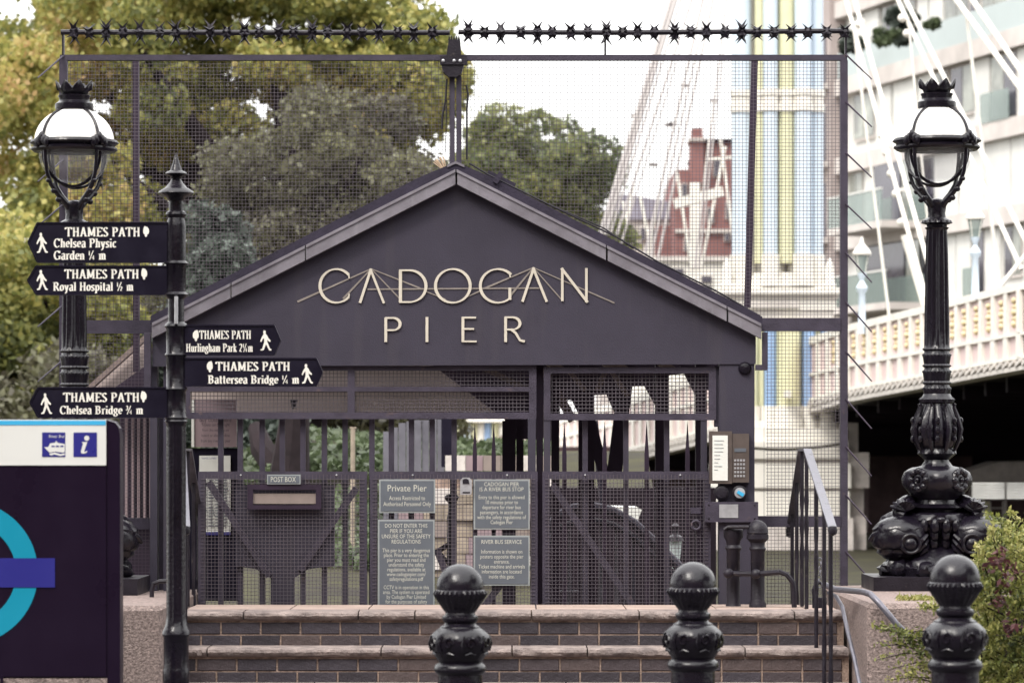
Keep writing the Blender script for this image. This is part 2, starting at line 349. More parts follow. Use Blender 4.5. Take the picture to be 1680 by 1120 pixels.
def stroke_mesh(mb, pts, y, wf):
    n = len(pts)
    if n < 2: return
    L = []
    for i in range(n):
        a = Vector(pts[max(i-1,0)]); b = Vector(pts[min(i+1,n-1)]); d = (b-a)
        if d.length < 1e-9: d = Vector((1,0))
        d.normalize(); w = wf(d)/2; k = Vector((-d.y, d.x))*w; p = Vector(pts[i]); L.append((p+k, p-k))
    vs = []; 
    for l, r in L: vs += [(l.x, y, l.y), (r.x, y, r.y)]
    mb.add(vs, [(2*i, 2*i+1, 2*i+3, 2*i+2) for i in range(n-1)])
def lettering(mb, text, x0, x1, zb, cap, y, bold=1.0, track=.04, serif=True):
    adv = sum((GL[c][0] if c in GL else .34)+track for c in text)-track
    sx = (x1-x0)/adv; x = x0; k = 0
    def wf(d):
        a = math.atan2(d.y/cap if cap else d.y, d.x/sx)
        return cap*bold*(.075+.13*abs(math.sin(a-R(18)))**1.3)*min(1, sx/cap*1.05)
    for c in text:
        if c in GL:
            a, sts, ft = GL[c]
            for st in sts:
                k += 1; stroke_mesh(mb, [(x+px*sx, zb+pz*cap) for px, pz in st], y-.0004*(k % 5), wf if c not in '¼½¾' else (lambda d: wf(d)*.6))
            if serif:
                for fx, fz in ft:
                    k += 1; h = .055*cap; zz = zb+fz*cap+(h/2 if fz < .3 else -h/2)
                    stroke_mesh(mb, [(x+(fx-.15)*sx, zz), (x+(fx+.15)*sx, zz)], y-.0022, lambda d: h)
            x += (a+track)*sx
        else: x += (.34+track)*sx
def printed(name, lines, m, parent, y, cx, zt, size, width, leading=1.25, align='CENTER', space=1):
    """small lettering with the built-in face, lines centred at cx from zt down, widest line scaled to width"""
    cu = bpy.data.curves.new(name, 'FONT'); cu.body = '\n'.join(lines); cu.size = size; cu.align_x = align; cu.space_line = leading
    cu.space_character = space; cu.resolution_u = 2
    t = bpy.data.objects.new(name, cu); COL.objects.link(t); dg = bpy.context.evaluated_depsgraph_get(); dg.update()
    me = bpy.data.meshes.new_from_object(t.evaluated_get(dg)); bpy.data.objects.remove(t); 
    me.name = name; xs = [v.co.x for v in me.vertices]; k = width/(max(xs)-min(xs)); c0 = (max(xs)+min(xs))/2
    top = max(v.co.y for v in me.vertices); L = wloc(parent)
    for v in me.vertices: v.co = Vector(((v.co.x-c0)*k+cx-L.x, y-L.y, (v.co.y-top)+zt-L.z))
    me.materials.clear(); me.materials.append(m)
    o = bpy.data.objects.new(name, me); COL.objects.link(o); o.parent = parent
    return o

# ------------------------------------------------------------------ leaves
def leafcloud(name, m, parent, pts, size, seed, aspect=.6, up=.3, kind=None):
    rg = np.random.default_rng(seed); n = len(pts); P = np.asarray(pts, dtype=np.float32)
    L = wloc(parent) if parent else Vector((0,0,0)); P = P-np.array(L, dtype=np.float32)
    d1 = rg.normal(size=(n,3)); d1[:,2] -= up; d1 /= np.linalg.norm(d1, axis=1)[:,None]
    d2 = rg.normal(size=(n,3)); d2 -= d1*(d1*d2).sum(1)[:,None]; d2 /= np.linalg.norm(d2, axis=1)[:,None]
    nn = np.cross(d1, d2); s = size*(rg.random(n)*.8+.6)[:,None]
    V = np.stack([P-d1*s*.5, P+d2*s*.5*aspect+nn*s*.08, P+d1*s*.5, P-d2*s*.5*aspect+nn*s*.08], 1).reshape(-1,3)
    me = bpy.data.meshes.new(name); me.vertices.add(4*n); me.vertices.foreach_set('co', V.astype(np.float32).ravel())
    me.loops.add(4*n); me.loops.foreach_set('vertex_index', np.arange(4*n, dtype=np.int32))
    me.polygons.add(n); me.polygons.foreach_set('loop_start', np.arange(0,4*n,4, dtype=np.int32)); me.polygons.foreach_set('loop_total', np.full(n,4,dtype=np.int32))
    me.update(); a = me.attributes.new('tint', 'FLOAT', 'FACE'); a.data.foreach_set('value', (rg.random(n)).astype(np.float32))
    me.materials.append(m); o = bpy.data.objects.new(name, me); COL.objects.link(o)
    if parent: o.parent = parent
    if kind: o['kind'] = kind
    return o
def clumps(ells, nblob, rb, nleaf, seed, shell=.55):
    """ells: (center, (rx,ry,rz)); returns leaf points in leaf clumps filling the ellipsoids, and the clump centres"""
    rg = np.random.default_rng(seed); cs = []; rs = []
    vol = np.array([e[1][0]*e[1][1]*e[1][2] for e in ells])**(2/3); vol /= vol.sum()
    for e, k in zip(ells, np.maximum(1, (vol*nblob)).astype(int)):
        d = rg.normal(size=(k,3)); d /= np.linalg.norm(d, axis=1)[:,None]; q = (rg.random(k)**.4)[:,None]
        cs.append(np.array(e[0])+d*q*np.array(e[1])); rs.append(rb*(rg.random(k)*.9+.45))
    C = np.concatenate(cs); Rr = np.concatenate(rs); w = Rr**2/np.sum(Rr**2)
    idx = rg.choice(len(C), size=nleaf, p=w); d = rg.normal(size=(nleaf,3)); d /= np.linalg.norm(d, axis=1)[:,None]
    q = (shell+(1-shell)*rg.random(nleaf)**.7)*np.where(rg.random(nleaf) < .12, 1.25, 1)
    d[:,2] *= .75
    return C[idx]+d*(Rr[idx]*q)[:,None], C
def pell(px, py, rx, ry, Y, dep): 
    c = at(px, py, Y); return ((c.x, c.y, c.z), (rx/F*Y, dep, ry/F*Y))
def limbs(mb, base, targets, r0, rg):
    base = Vector(base)
    for t in targets:
        t = Vector(t); mid = base.lerp(t, .5)+Vector((rg.uniform(-.4,.4), rg.uniform(-.4,.4), .3))
        q1 = base.lerp(mid, .5)+Vector((0,0,.2)); q2 = mid.lerp(t, .5)
        mb.tube([base, q1, mid, q2, t], [r0, r0*.8, r0*.55, r0*.35, r0*.12], 7)
def tree(name, label, cat, base, trunk_top, r, ells, nblob, rb, nleaf, size, lm, seed, group=None, aspect=.7):
    t = thing(name, label, cat, base, group); rg = random.Random(seed)
    pts, C = clumps(ells, nblob, rb, nleaf, seed)
    leafcloud('crown', lm, t, pts, size, seed, aspect)
    mb = MB(); b = Vector(base); tt = Vector(trunk_top)
    mb.tube([b-Vector((0,0,.3)), b+Vector((0,0,.4)), b.lerp(tt,.5)+Vector((r*.4,0,0)), tt], [r*1.5, r*1.1, r*.9, r*.7], 10)
    sel = rg.sample(range(len(C)), min(16, len(C)))
    limbs(mb, tt, [C[i] for i in sel], r*.6, rg)
    mb.build('trunk', M_bark, t, True)
    return t

# ================================================================== THE SETTING
g = MB(); g.add([(-600,-200,0),(600,-200,0),(600,19.35,0),(-600,19.35,0)], [(0,1,2,3)]); g.build('pavement', M_ground, kind='structure')
g = MB(); g.add([(-1500,21.1,-.02),(1500,21.1,-.02),(1500,3500,-.02),(-1500,3500,-.02)], [(0,1,2,3)]); g.build('ground', M_earth, kind='structure')

# flood wall steps: four risers, brick faces, stone nosings
SX0, SX1 = -1.88, 1.88
TOPZ = .738; RISE = .19
stairs = bpy.data.objects.new('steps', None); COL.objects.link(stairs); stairs.location = (0,19.1,0)
stairs['kind'] = 'structure'
core = MB()
for i in range(4):
    y0 = 20.0-.3*i+.035; z1 = TOPZ-RISE*i-.05
    core.box(SX0, SX1, y0, y0+.31 if i else 21.05, -.05, z1)
core.build('mortar_core', M_mortar, stairs)
def brick_mesh(l, h, d, seed, c=.004):
    rg = random.Random(seed); m = MB(); m.cham(-l/2, l/2, 0, d, -h/2, h/2, c)
    m.v = [(x+rg.uniform(-.001,.001), y+rg.uniform(-.001,.001), z+rg.uniform(-.001,.001)) for x,y,z in m.v]
    me = bpy.data.meshes.new('brick'); me.from_pydata(m.v, [], m.f); return me
BM = {}
for mi in range(4):
    for l in (.215, .1025, .15):
        me = brick_mesh(l, .065, .06, mi*7+int(l*100)); me.materials.append(M_brick[mi]); BM[(mi, l)] = me
rg = random.Random(3)
for i in range(4):
    y = 20.0-.3*i+.028; zt = TOPZ-RISE*i-.05-.012
    for c in range(2):
        z = zt-.065/2-c*.073-(.0 if c else 0); x = SX0+.01+(0 if (i+c) % 2 else -.0)
        first = True
        while x < SX1-.03:
            l = .215
            if first and (i+c) % 2: l = .1025
            if rg.random() < .05: l = .1025
            if x+l > SX1: l = .1025
            if x+l > SX1+.01: break
            o = share('brick', BM[(rg.choice((0,0,1,2,2,3)), l)], stairs, Vector((x+l/2, y+rg.uniform(-.002,.002), z))-stairs.location)
            x += l+.0105; first = False
# nosing stones: rough bullnose slabs
def nosing(x0, x1, y0, z1, seed, depth=.34, th=.05):
    rg = random.Random(seed); n = 14; sec = [(.0,-th*.75),(-.006,-th*.45),(.0,-th*.18),(.012,-.004),(.03,0),(depth,0),(depth,-th),(.02,-th)]
    vs = []; 
    for i in range(n+1):
        x = x0+(x1-x0)*i/n; w = rg.uniform(-.004,.004); chip = .012 if rg.random() < .10 else 0
        if i in (0, n): w += .006
        for k, (a, b) in enumerate(sec):
            j = w if k < 4 or k == 7 else 0
            vs.append((x, y0+a+j+(chip if k in (1,2,3) else 0), z1+b+(rg.uniform(-.003,.002) if k < 4 else 0)-(chip*.4 if k == 3 else 0)))
    m = len(sec); fs = [(i*m+k, (i+1)*m+k, (i+1)*m+(k+1)%m, i*m+(k+1)%m) for i in range(n) for k in range(m)]
    fs = [f[::-1] for f in fs]
    fs += [tuple(range(m)), tuple(n*m+k for k in range(m))[::-1]]
    return MB().add(vs, fs)
joints = [[-1.88,-1.52,-.87,-.55,.11,.72,1.05,1.60,1.88],[-1.88,-1.70,-.73,.0,.42,.98,1.30,1.88],[-1.88,-1.1,-.4,.3,1.0,1.88],[-1.88,-1.3,-.5,.2,.9,1.88]]
for i in range(4):
    for a, b in zip(joints[i][:-1], joints[i][1:]):
        nosing(a+.004, b-.004, 20.0-.3*i, TOPZ-RISE*i, int(a*100)+i).build('nosing_stone', M_coping, stairs, True)
# paving behind the top nosing
x = SX0
while x < SX1-.1:
    w = min(rg.choice((.45,.6,.52)), SX1-x)
    for y0 in (20.345, 20.70):
        MB().box(x+.004, x+w-.004, y0, y0+.345, TOPZ-.05, TOPZ-.001-rg.uniform(0,.003)).build('paving_stone', M_paving, stairs)
    x += w

# river wall cheeks (granite) each side of the steps
def rough_block(x0,x1,y0,y1,z0,z1,name,m,label,cat,c=.02):
    mb = MB(); 
    mb.prism([(x0,z0),(x1,z0),(x1,z1-c),(x1-c,z1),(x0+c,z1),(x0,z1-c)], y0+c, y1)
    mb.add([(x0+c,y0,z0),(x1-c,y0,z0),(x1-c,y0,z1-c*1.4),(x0+c,y0,z1-c*1.4),(x0,y0+c,z0),(x1,y0+c,z0),(x1,y0+c,z1-c),(x1-c,y0+c,z1),(x0+c,y0+c,z1),(x0,y0+c,z1-c)],
           [(0,1,2,3),(0,3,9,4),(1,5,6,2),(3,2,7,8),(3,8,9),(2,6,7)])
    o = mb.build(name, m, None, off=((x0+x1)/2, y0, z0)); tag(o, label, cat); return o
rough_block(1.90, 4.6, 18.9, 21.6, -.02, .83, 'granite_cheek_wall', M_granite, 'speckled pink granite wall right of the brick steps, under the dolphin lamp and bush', 'wall')
rough_block(-5.2, -1.90, 19.2, 21.6, -.02, .805, 'granite_cheek_wall', M_granite, 'speckled granite wall at the left of the brick steps, behind the black river bus sign', 'wall')

# ================================================================== FENCE with mesh and spiked roller
FY = 21.55
def px_mesh(mb, x0, y0, x1, y1, Y, cell=.0218, t=.0028, clip=None):
    xa, xb, za, zb = X(x0,Y), X(x1,Y), Z(y1,Y), Z(y0,Y)
    n = int((xb-xa)/cell)
    for i in range(1, n):
        x = xa+i*cell; zl = za
        if clip: zl = max(za, clip(x))
        if zl < zb: mb.add([(x-t/2,Y,zl),(x+t/2,Y,zl),(x+t/2,Y,zb),(x-t/2,Y,zb),(x,Y+t,zl),(x,Y+t,zb)], [(0,1,2,3),(1,4,5,2),(4,0,3,5)])
    m = int((zb-za)/cell)
    for i in range(1, m):
        z = za+i*cell; spans = [(xa, xb)]
        if clip:
            spans = []; st = None; k = 120
            for j in range(k+1):
                x = xa+(xb-xa)*j/k; ok = clip(x) <= z
                if ok and st is None: st = x
                if (not ok or j == k) and st is not None: spans.append((st, x)); st = None
        for a, b in spans:
            mb.add([(a,Y-t,z-t/2),(b,Y-t,z-t/2),(b,Y-t,z+t/2),(a,Y-t,z+t/2),(a,Y,z),(b,Y,z)], [(0,1,2,3),(3,2,5,4),(1,0,4,5)])
fence = thing('security_fence', 'tall dark mesh security fence topped by a row of spikes, rising behind the pier gable', 'fence', (0,FY,0))
def fpart(name, rects, m=M_frame, Y=FY, t=.05, par=None):
    mb = MB()
    for r in rects: mb.pbox(*r, Y, t)
    return mb.build(name, m, par or fence)
fpart('top_rail', [(98,90,1390,99)], t=.05)
fpart('post', [(97,99,110,1120)])
fpart('post', [(1379,99,1391,1120)])
fpart('post', [(738,124,746,290)]); fpart('post', [(748.5,124,757,290)])
fpart('side_rail', [(110,525,249,547)]); fpart('side_rail', [(1250,522,1379,543)], Y=FY-.01)
fpart('side_rail', [(110,849,262,868)]); fpart('side_rail', [(1238,846,1379,864)], Y=FY-.01)
fpart('end_bracket', [(1251,545,1259,607),(1240,598,1251,607)], Y=21.27, t=.06)
fpart('end_bracket', [(236,545,247,640)], Y=21.27, t=.06)
fpart('post', [(255,640,269,1120)], Y=FY-.02)
mb = MB(); mb.bar(at(1238,98,FY+1.6), at(1226,505,FY+1.6), .042, .05); mb.build('rear_strut', M_framedark, fence)
mb = MB(); mb.bar(at(223,98,FY+1.6), at(224,610,FY+1.6), .042, .05); mb.build('rear_strut', M_framedark, fence)
def clipf(x):
    px = x/FY*F+840
    return -10 if px < 245 or px > 1252 else Z(272+.506*abs(px-748), FY)
mb = MB(); px_mesh(mb, 104, 95, 1385, 1120, FY+.01, clip=clipf)
o = mb.build('wire_mesh', M_wire, fence, kind='stuff')
# end spikes of the side frames
for y in (90,168,251,335,415,496,577,655,733,812,905):
    mb = MB(); mb.tube([at(1388,y,FY), at(1388+42,y+(40 if y < 400 else 48),FY-.25)], [.006,.004], 6); mb.build('side_spike', M_framedark, fence)
for y in (92,262,335,500,590,655):
    mb = MB(); mb.tube([at(104,y,FY), at(62,y+36,FY-.25)], [.006,.004], 6); mb.build('side_spike', M_frame, fence)
# roller with star spikes
mb = MB(); mb.tube([at(100,53,FY),at(420,54,FY),at(738,54,FY)], .016, 8); mb.build('spindle', M_iron, fence, True)
mb = MB(); mb.tube([at(752,53,FY),at(1000,54,FY),at(1389,51,FY)], .016, 8); mb.build('spindle', M_iron, fence, True)
for px in (103, 993, 1388): fpart('upright', [(px-1.5,52,px+1.5,91)], M_iron)
def star(Rad, n, seed):
    rg = random.Random(seed); m = MB(); m.lathe([(.018,-.016),(.03,-.008),(.032,.008),(.018,.016)], n=8)
    m.v = [(z,y,x) for x,y,z in m.v]; m.f = [f[::-1] for f in m.f]
    for k in range(n):
        a = 2*math.pi*k/n+rg.uniform(-.12,.12)
        for sx in (-1, 1):
            r = Rad*rg.uniform(.85,1.1); d = Vector((0, math.sin(a), math.cos(a))); s = Vector((1,0,0)); w = .0085
            p0 = d*.018; p1 = d*r*.55+s*sx*.010; p2 = d*r+s*sx*rg.uniform(.03,.042); q = d.cross(s)*.0045
            m.add([p0-s*w*1.5-q, p0+s*w*1.5-q, p1+s*w-q, p1-s*w-q, p2, p0+q*2, p1+q*2], [(0,1,2,3),(3,2,4),(5,6,2,1),(5,0,3,6),(6,3,4),(6,4,2)])
    for k in range(5):
        a = 2*math.pi*(k+.5)/5; r = .034; m.bar((-.03,0,0),(-.03+.018, math.sin(a)*r, math.cos(a)*r), .008); m.bar((.03,0,0),(.012, math.sin(a)*r, math.cos(a)*r), .008)
    me = bpy.data.meshes.new('spike_star'); me.from_pydata([tuple(v) for v in m.v], [], m.f); me.materials.append(M_iron); return me
stars = [star(.064,4,1), star(.064,5,2), star(.088,4,3), star(.086,6,4), star(.066,4,5), star(.058,5,6)]
for i, px in enumerate(list(range(120, 736, 28))+list(range(768, 1385, 28))):
    me = stars[(2,0,3,1)[i%4] if i % 2 == 0 and px < 1260 else rg.choice((0,1,4,5))]
    p = at(px+rg.uniform(-3,3), 53.5, FY)
    share('spike_star', me, fence, p-wloc(fence), rot=(rg.uniform(0,6), 0, rg.uniform(-.15,.15)))
# centre bracket
mb = MB(); mb.pprism([(736,66),(755,66),(757,94),(732,94)], FY-.06, .05)
for k in range(5): mb.pprism([(735+k*4,66),(739+k*4,66),(737+k*4,58)], FY-.055, .02)
mb.pbox(722,92,766,106, FY-.08, .06); mb.pprism([(724,106),(761,106),(757,120),(750,126),(736,126),(727,118)], FY-.07, .08)
cb = mb.build('roller_bracket', M_iron, fence)
for px in (727,745,755):
    m2 = MB(); m2.sphere(at(px,100,FY-.082), .011, n=8, m=6); m2.build('bolt', M_silver, cb, True)
mb = MB(); mb.tube([at(765,140,FY-.03),at(768,155,FY-.03),at(766,180,FY-.03),at(766,262,FY-.03)], .006, 6); mb.tube([at(733,130,FY-.03),at(731,165,FY-.03),at(726,190,FY-.03),at(725,212,FY-.03)], .006, 6); mb.tube([at(733,165,FY-.03),at(731,250,FY-.03)], .003, 5)
mb.build('loose_cable', M_iron, fence, True)
# ================================================================== PIER HUT
HY = 21.3
hut = thing('pier_shelter', 'dark gabled timber pier shelter lettered CADOGAN PIER across its front board', 'shelter', (X(748,HY),HY,0))
def rl(px): return .506*abs(px-748)
b = MB(); b.pprism([(250,601),(250,553),(748,300),(1240,549),(1240,597)], HY, .05); b.build('gable_board', M_hut, hut)
# lead-covered barge boards in lengths, seams visible
def barge(segs, side):
    for a, c in segs:
        m = MB(); e = 1.2
        m.pprism([(a+ (e if side>0 else 0),279+rl(a)),(c,279+rl(c)),(c,302+rl(c)),(a+(e if side>0 else 0),302+rl(a))], HY-.075, .07)
        m.pprism([(a,277+rl(a)),(c,277+rl(c)),(c,282+rl(c)),(a,282+rl(a))], HY-.085, .06)
        m.build('barge_board', M_trim, hut)
barge([(249,378),(380,500),(502,747)], -1); barge([(749,994),(996,1192),(1194,1249)], 1)
for sg in (-1, 1):
    x0 = 748; x1 = 248 if sg < 0 else 1250
    m = MB(); top = [(x0,267),(x0+sg*60,267+30-5),(x1,266+rl(x1))]
    Yf, Yb = HY-.05, HY+2.6
    lo = [(x1,279+rl(x1)),(x0,279)]
    m.prism([(X(a,HY),Z(b_,HY)) for a,b_ in top+lo], Yf, Yb); m.build('roof_slope', M_roof, hut)
    m = MB(); m.prism([(X(a,HY),Z(b_,HY)) for a,b_ in [(x0,266),(x0+sg*14,272),(x0+sg*14,276),(x0,270)]], Yf-.01, Yb); m.build('ridge_cap', M_trim, hut)
m = MB(); m.tube([at(770,268,HY-.03), at(800,286,HY-.03), at(905,338,HY-.03), at(1010,388,HY-.03), at(1080,430,HY-.03), at(1180,480,HY-.03), at(1246,518,HY-.03)], .006, 6)
m.tube([at(900,335,HY-.03), at(990,374,HY-.03), at(1040,408,HY-.03)], .005, 6); m.build('roof_cable', M_iron, hut, True)
m = MB(); m.bar(at(800,283,HY-.0), at(845,305,HY), .02, .03); m.bar(at(812,300,HY-.06), at(822,284,HY-.06), .02, .03); m.build('cable_clip', M_roof, hut)
# posts of the front frame
def post(x0,y0,x1,y1,Y,t,m=M_hut,name='post'):
    mb = MB(); mb.pbox(x0,y0,x1,y1,Y,t); return mb.build(name, m, hut)
post(1180,597,1238,1130,HY+.01,.16)
post(246,601,258,1130,HY+.06,.1); post(268,601,300,1130,HY+.05,.12)
post(880,598,891,1130,HY+.12,.08,M_framedark); post(1172,600,1180,700,HY+.05,.05)
post(866,687,879,774,HY+.04,.05)
post(892,688,903,774,HY+.04,.05); post(1150,688,1160,774,HY+.04,.05)
# transoms with mesh
m = MB()
for r in ((305,600,880,608),(312,634,570,642),(582,634,868,642),(305,676,880,687),(305,608,312,676),(570,608,582,676),(868,608,880,676)): m.pbox(*r, HY+.04, .04)
tr = m.build('transom_frame', M_frame, hut)
m = MB(); px_mesh(m, 308,604,872,680,HY+.075, .0226,.0042); m.build('wire_mesh', M_wire, tr, kind='stuff')
m = MB()
for r in ((892,602,1175,612),(892,678,1175,689),(892,612,903,678),(1163,612,1175,678)): m.pbox(*r, HY+.035, .04)
tr = m.build('transom_frame', M_frame, hut)
m = MB(); px_mesh(m, 900,606,1168,682,HY+.075, .0226,.0045); m.build('wire_mesh', M_wire, tr, kind='stuff')
# rear: taupe end board, dark timbers
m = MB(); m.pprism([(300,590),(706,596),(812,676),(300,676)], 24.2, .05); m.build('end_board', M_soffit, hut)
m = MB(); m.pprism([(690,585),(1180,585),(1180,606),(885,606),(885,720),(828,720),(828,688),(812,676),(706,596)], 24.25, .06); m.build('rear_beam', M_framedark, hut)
m = MB(); m.pprism([(476,655),(488,655),(484,668),(479,672)], 24.0, .06); m.build('hanging_lantern', M_iron, hut)
for (x0,y0,x1,y1,Y,w) in ((795,604,868,640,23.4,.035),(892,604,940,690,23.8,.06),(930,604,960,640,22.8,.03),(1000,604,1030,650,22.8,.03)):
    m = MB(); m.bar(at(x0,y0,Y), at(x1,y1,Y), w, .06, up=(0,1,0)); m.build('rafter', M_rafter, hut)
for (a,b_) in ((893,930),(985,1035),(1078,1112)):
    m = MB(); m.pprism([(a,594),(b_-18,594),(b_,604),(a+14,604)], 22.2, .3); m.build('rafter', M_rafter, hut)
for (x0,y0,x1,y1,Y,w) in ((911,595,911,1000,22.6,13),(962,600,962,1000,23.2,26),(1030,595,1008,775,23.4,24),(1086,595,1086,1000,22.8,22),(1150,595,1150,1000,22.5,18),
                          (968,690,990,775,23.4,18),(835,690,835,1000,24.0,22),(853,690,853,775,23.6,12)):
    m = MB(); s = Y/F; m.bar(at(x0,y0,Y), at(x1,y1,Y), w*s, .1, up=(0,1,0)); m.build('timber_post', M_framedark, hut)
m = MB(); m.pprism([(880,590),(1178,590),(1178,640),(1150,640),(1128,612),(1100,615),(1075,631),(1036,634),(1010,646),(974,648),(950,656),(919,656),(880,668)], 24.1, .05); m.build('rear_beam', M_framedark, hut)
for tri in (((930,640),(960,640),(960,690),(950,680)),((988,630),(1016,630),(1016,684),(1006,672)),((1050,620),(1080,620),(1080,672),(1074,662)),((1116,600),(1146,600),(1146,655),(1140,645))):
    m = MB(); m.pprism(list(tri), 23.7, .08); m.build('knee_brace', M_framedark, hut)
for q_ in (((975,640),(992,600),(1000,604),(985,642)),):
    m = MB(); m.pprism(list(q_), 23.0, .05); m.build('rafter', M_rafter, hut)
m = MB(); m.lathe([(.006,-.03),(.034,-.02),(.04,0),(.03,.014),(.004,.02)], n=16); m.v = [(x+X(1222,HY), HY-.0+(-z) , y+Z(604,HY)) for x,y,z in m.v]; m.build('round_bell_housing', M_iron_gloss, hut, True)
m = MB()
for i in range(26):
    a = R(100+45*i/25); c = at(733,284,HY+.1); m.bar(c, c+Vector((math.cos(a)*.1+random.uniform(-.01,.01), random.uniform(-.02,.02), math.sin(a)*.1)), .004)
tag(m.build('bristle_tuft', M_straw, None, off=at(733,284,HY+.1)), 'small pale tuft of straw bristles stuck beside the ridge of the pier roof', 'bristles')
# sign lettering on the gable board (raised letters)
LY = HY-.012
def px_stroke(mb, pts, w0, w1=None, Y=LY, k=0):
    pts = [(X(a,HY), Z(b_,HY)) for a,b_ in pts]; w1 = w1 or w0; n = len(pts); s = HY/F
    L = []
    for i in range(n):
        a = Vector(pts[max(i-1,0)]); c = Vector(pts[min(i+1,n-1)]); d = (c-a).normalized()
        if w0 == 'nib': w = (2.3+2.7*abs(math.sin(math.atan2(d.y,d.x)-R(12))))*s
        else: w = (w0+(w1-w0)*i/(n-1))*s
        q = Vector((-d.y,d.x))*w/2; p = Vector(pts[i]); L.append((p+q, p-q))
    y = Y-k*.0006; vs = []
    for l, r in L: vs += [(l.x,y,l.y),(r.x,y,r.y),(l.x,HY-.0005,l.y),(r.x,HY-.0005,r.y)]
    fs = []
    for i in range(n-1):
        a = 4*i; fs += [(a,a+1,a+5,a+4),(a+2,a,a+4,a+6),(a+1,a+3,a+7,a+5)]
    fs += [(0,2,3,1),(4*n-4,4*n-3,4*n-1,4*n-2)]
    mb.add(vs, fs)
def ar(cx,cy,rx,ry,a0,a1,n=26): return [(cx+rx*math.cos(R(a0+(a1-a0)*i/n)), cy-ry*math.sin(R(a0+(a1-a0)*i/n))) for i in range(n+1)]
def raised(name, strokes):
    m = MB()
    for k, (pts, w) in enumerate(strokes): px_stroke(m, pts, w, k=k)
    return m.build(name, M_letter, hut)
raised('letter', [(ar(552,469,27,27.5,42,318),'nib'),([(572,448),(573,457)],2.2),([(572,489),(573,482)],2.5)])
raised('letter', [([(609,441),(590.5,497)],4.3),([(607.5,441),(630,497.5)],3.8)])
raised('letter', [([(657,443),(657,496)],5.2),([(655,443.5),(672,443.5)]+ar(672,469.5,27,26,90,-90,18)+[(655,495.5)],'nib')])
raised('letter', [(ar(743,469,28.5,27.5,0,360,40),'nib')])
raised('letter', [(ar(817,469,29,27.5,42,312),'nib'),([(836,447),(837,455)],2.2),([(836.5,472),(836.5,492)],4.8)])
raised('letter', [([(876,439),(857,495)],4.3),([(874.5,439),(897,495)],4.2)])
raised('letter', [([(922.5,440),(922.5,494)],4.2),([(921,440),(964,496)],4.4),([(962,440),(962,496)],4.2)])
for nme, st in (('p',[([(633,521),(633,561)],4.6),([(632,521.5),(645,521.5)]+ar(645,531.5,11.5,10,90,-90,12)+[(634,541.5)],'nib')]),
                ('i',[([(700.5,520),(700.5,561)],4.6)]),('e',[([(759.5,520),(759.5,561)],4.6),([(758,521),(781,521)],2.8),([(759,539.5),(778,539.5)],2.8),([(758,560),(782,560)],2.8)]),
                ('r',[([(829.5,520),(829.5,561)],4.6),([(828,520.5),(841,520.5)]+ar(841,530.5,12,10,90,-90,12)+[(831,540.5)],'nib'),([(838,540),(846,546),(853,558),(861,560)],4.0)])):
    raised('letter', st)
m = MB()
for k, (pts, w0, w1) in enumerate([([(609,441),(488,495)],2,3.4),([(609,441),(563,490)],2,3.4),([(609,441),(657,491)],1.6,2.2),([(609,441),(690,473)],1.6,2.4),([(696,477),(731,491)],2,1.5),
     ([(603,474.5),(886,472.5)],2.4,2.4),([(875,439),(795,473)],2,3),([(788,477),(762,489)],2.5,1.4),([(875,439),(838,484)],2,3.6),([(875,439),(921,491)],1.6,2),([(875,439),(1008,497)],1.5,2.2)]):
    px_stroke(m, pts, w0, w1, Y=HY-.004, k=k*.3)
m.build('sign_bridge_lines', M_cable_letter, hut)

# ================================================================== GATES
GY = HY+.02
def gate(label, x0, x1, diags, bars, thin=(), posts=(), base=1128):
    g_ = thing('metal_gate', label, 'gate', (X((x0+x1)/2,GY),GY,.15), 'gates across the pier entrance')
    m = MB()
    for r in ((x0,773,x1,785),(x0,785,x0+12,base),(x1-12,785,x1,base),(x0+12,base-14,x1-12,base)): m.pbox(*r, GY, .045)
    fr = m.build('gate_frame', M_frame, g_)
    for i in range(int((x1-x0)/18)):
        pass
    m = MB(); px_mesh(m, x0+4,778,x1-4,base-4,GY-.003,.0218,.003); m.build('wire_mesh', M_wire, g_, kind='stuff')
    for d in diags:
        m = MB(); m.bar(at(d[0],d[1],GY+.03), at(d[2],d[3],GY+.03), .04, .03, up=(0,1,0)); m.build('brace', M_frame, g_)
    for x in bars:
        m = MB(); Y = GY+.09; w = 4.4
        m.pbox(x-w,686,x+w,base,Y,.035); m.build('bar', M_frame, g_)
    for x in thin:
        m = MB(); Y = GY+.09
        m.pprism([(x-3.6,base),(x-3.6,745),(x,690),(x+3.6,745),(x+3.6,base)], Y, .02); m.build('spear_bar', M_framedark, g_)
    for y in (790,):
        for xx in (x0+70, x1-50):
            m = MB(); m.sphere(at(xx,779,GY-.003), .006, n=8, m=6); m.build('bolt', M_silver, g_, True)
    return g_
g1 = gate('left metal gate panel carrying the post box and its POST BOX plate', 325, 602, [(342,790,442,945),(585,800,492,935)], (362,394,430,463,497,532,566))
g2 = gate('middle metal gate carrying the grey notice boards and the key safe', 607, 882, [(716,900,760,1010),(866,900,790,1000)], (610,642,675,709,745), (779,810), ())
g3 = gate('right metal gate with a diagonal brace, empty of signs, beside the intercom post', 890, 1166, [(906,795,1050,1010)], (960,1027,1094), (926,992,1061,1128))
m = MB(); m.torus(at(1142,861,GY-.02), .026, .008, 'y'); m.pbox(1133,832,1150,842,GY-.012,.02); m.build('latch', M_frame, g3, True)
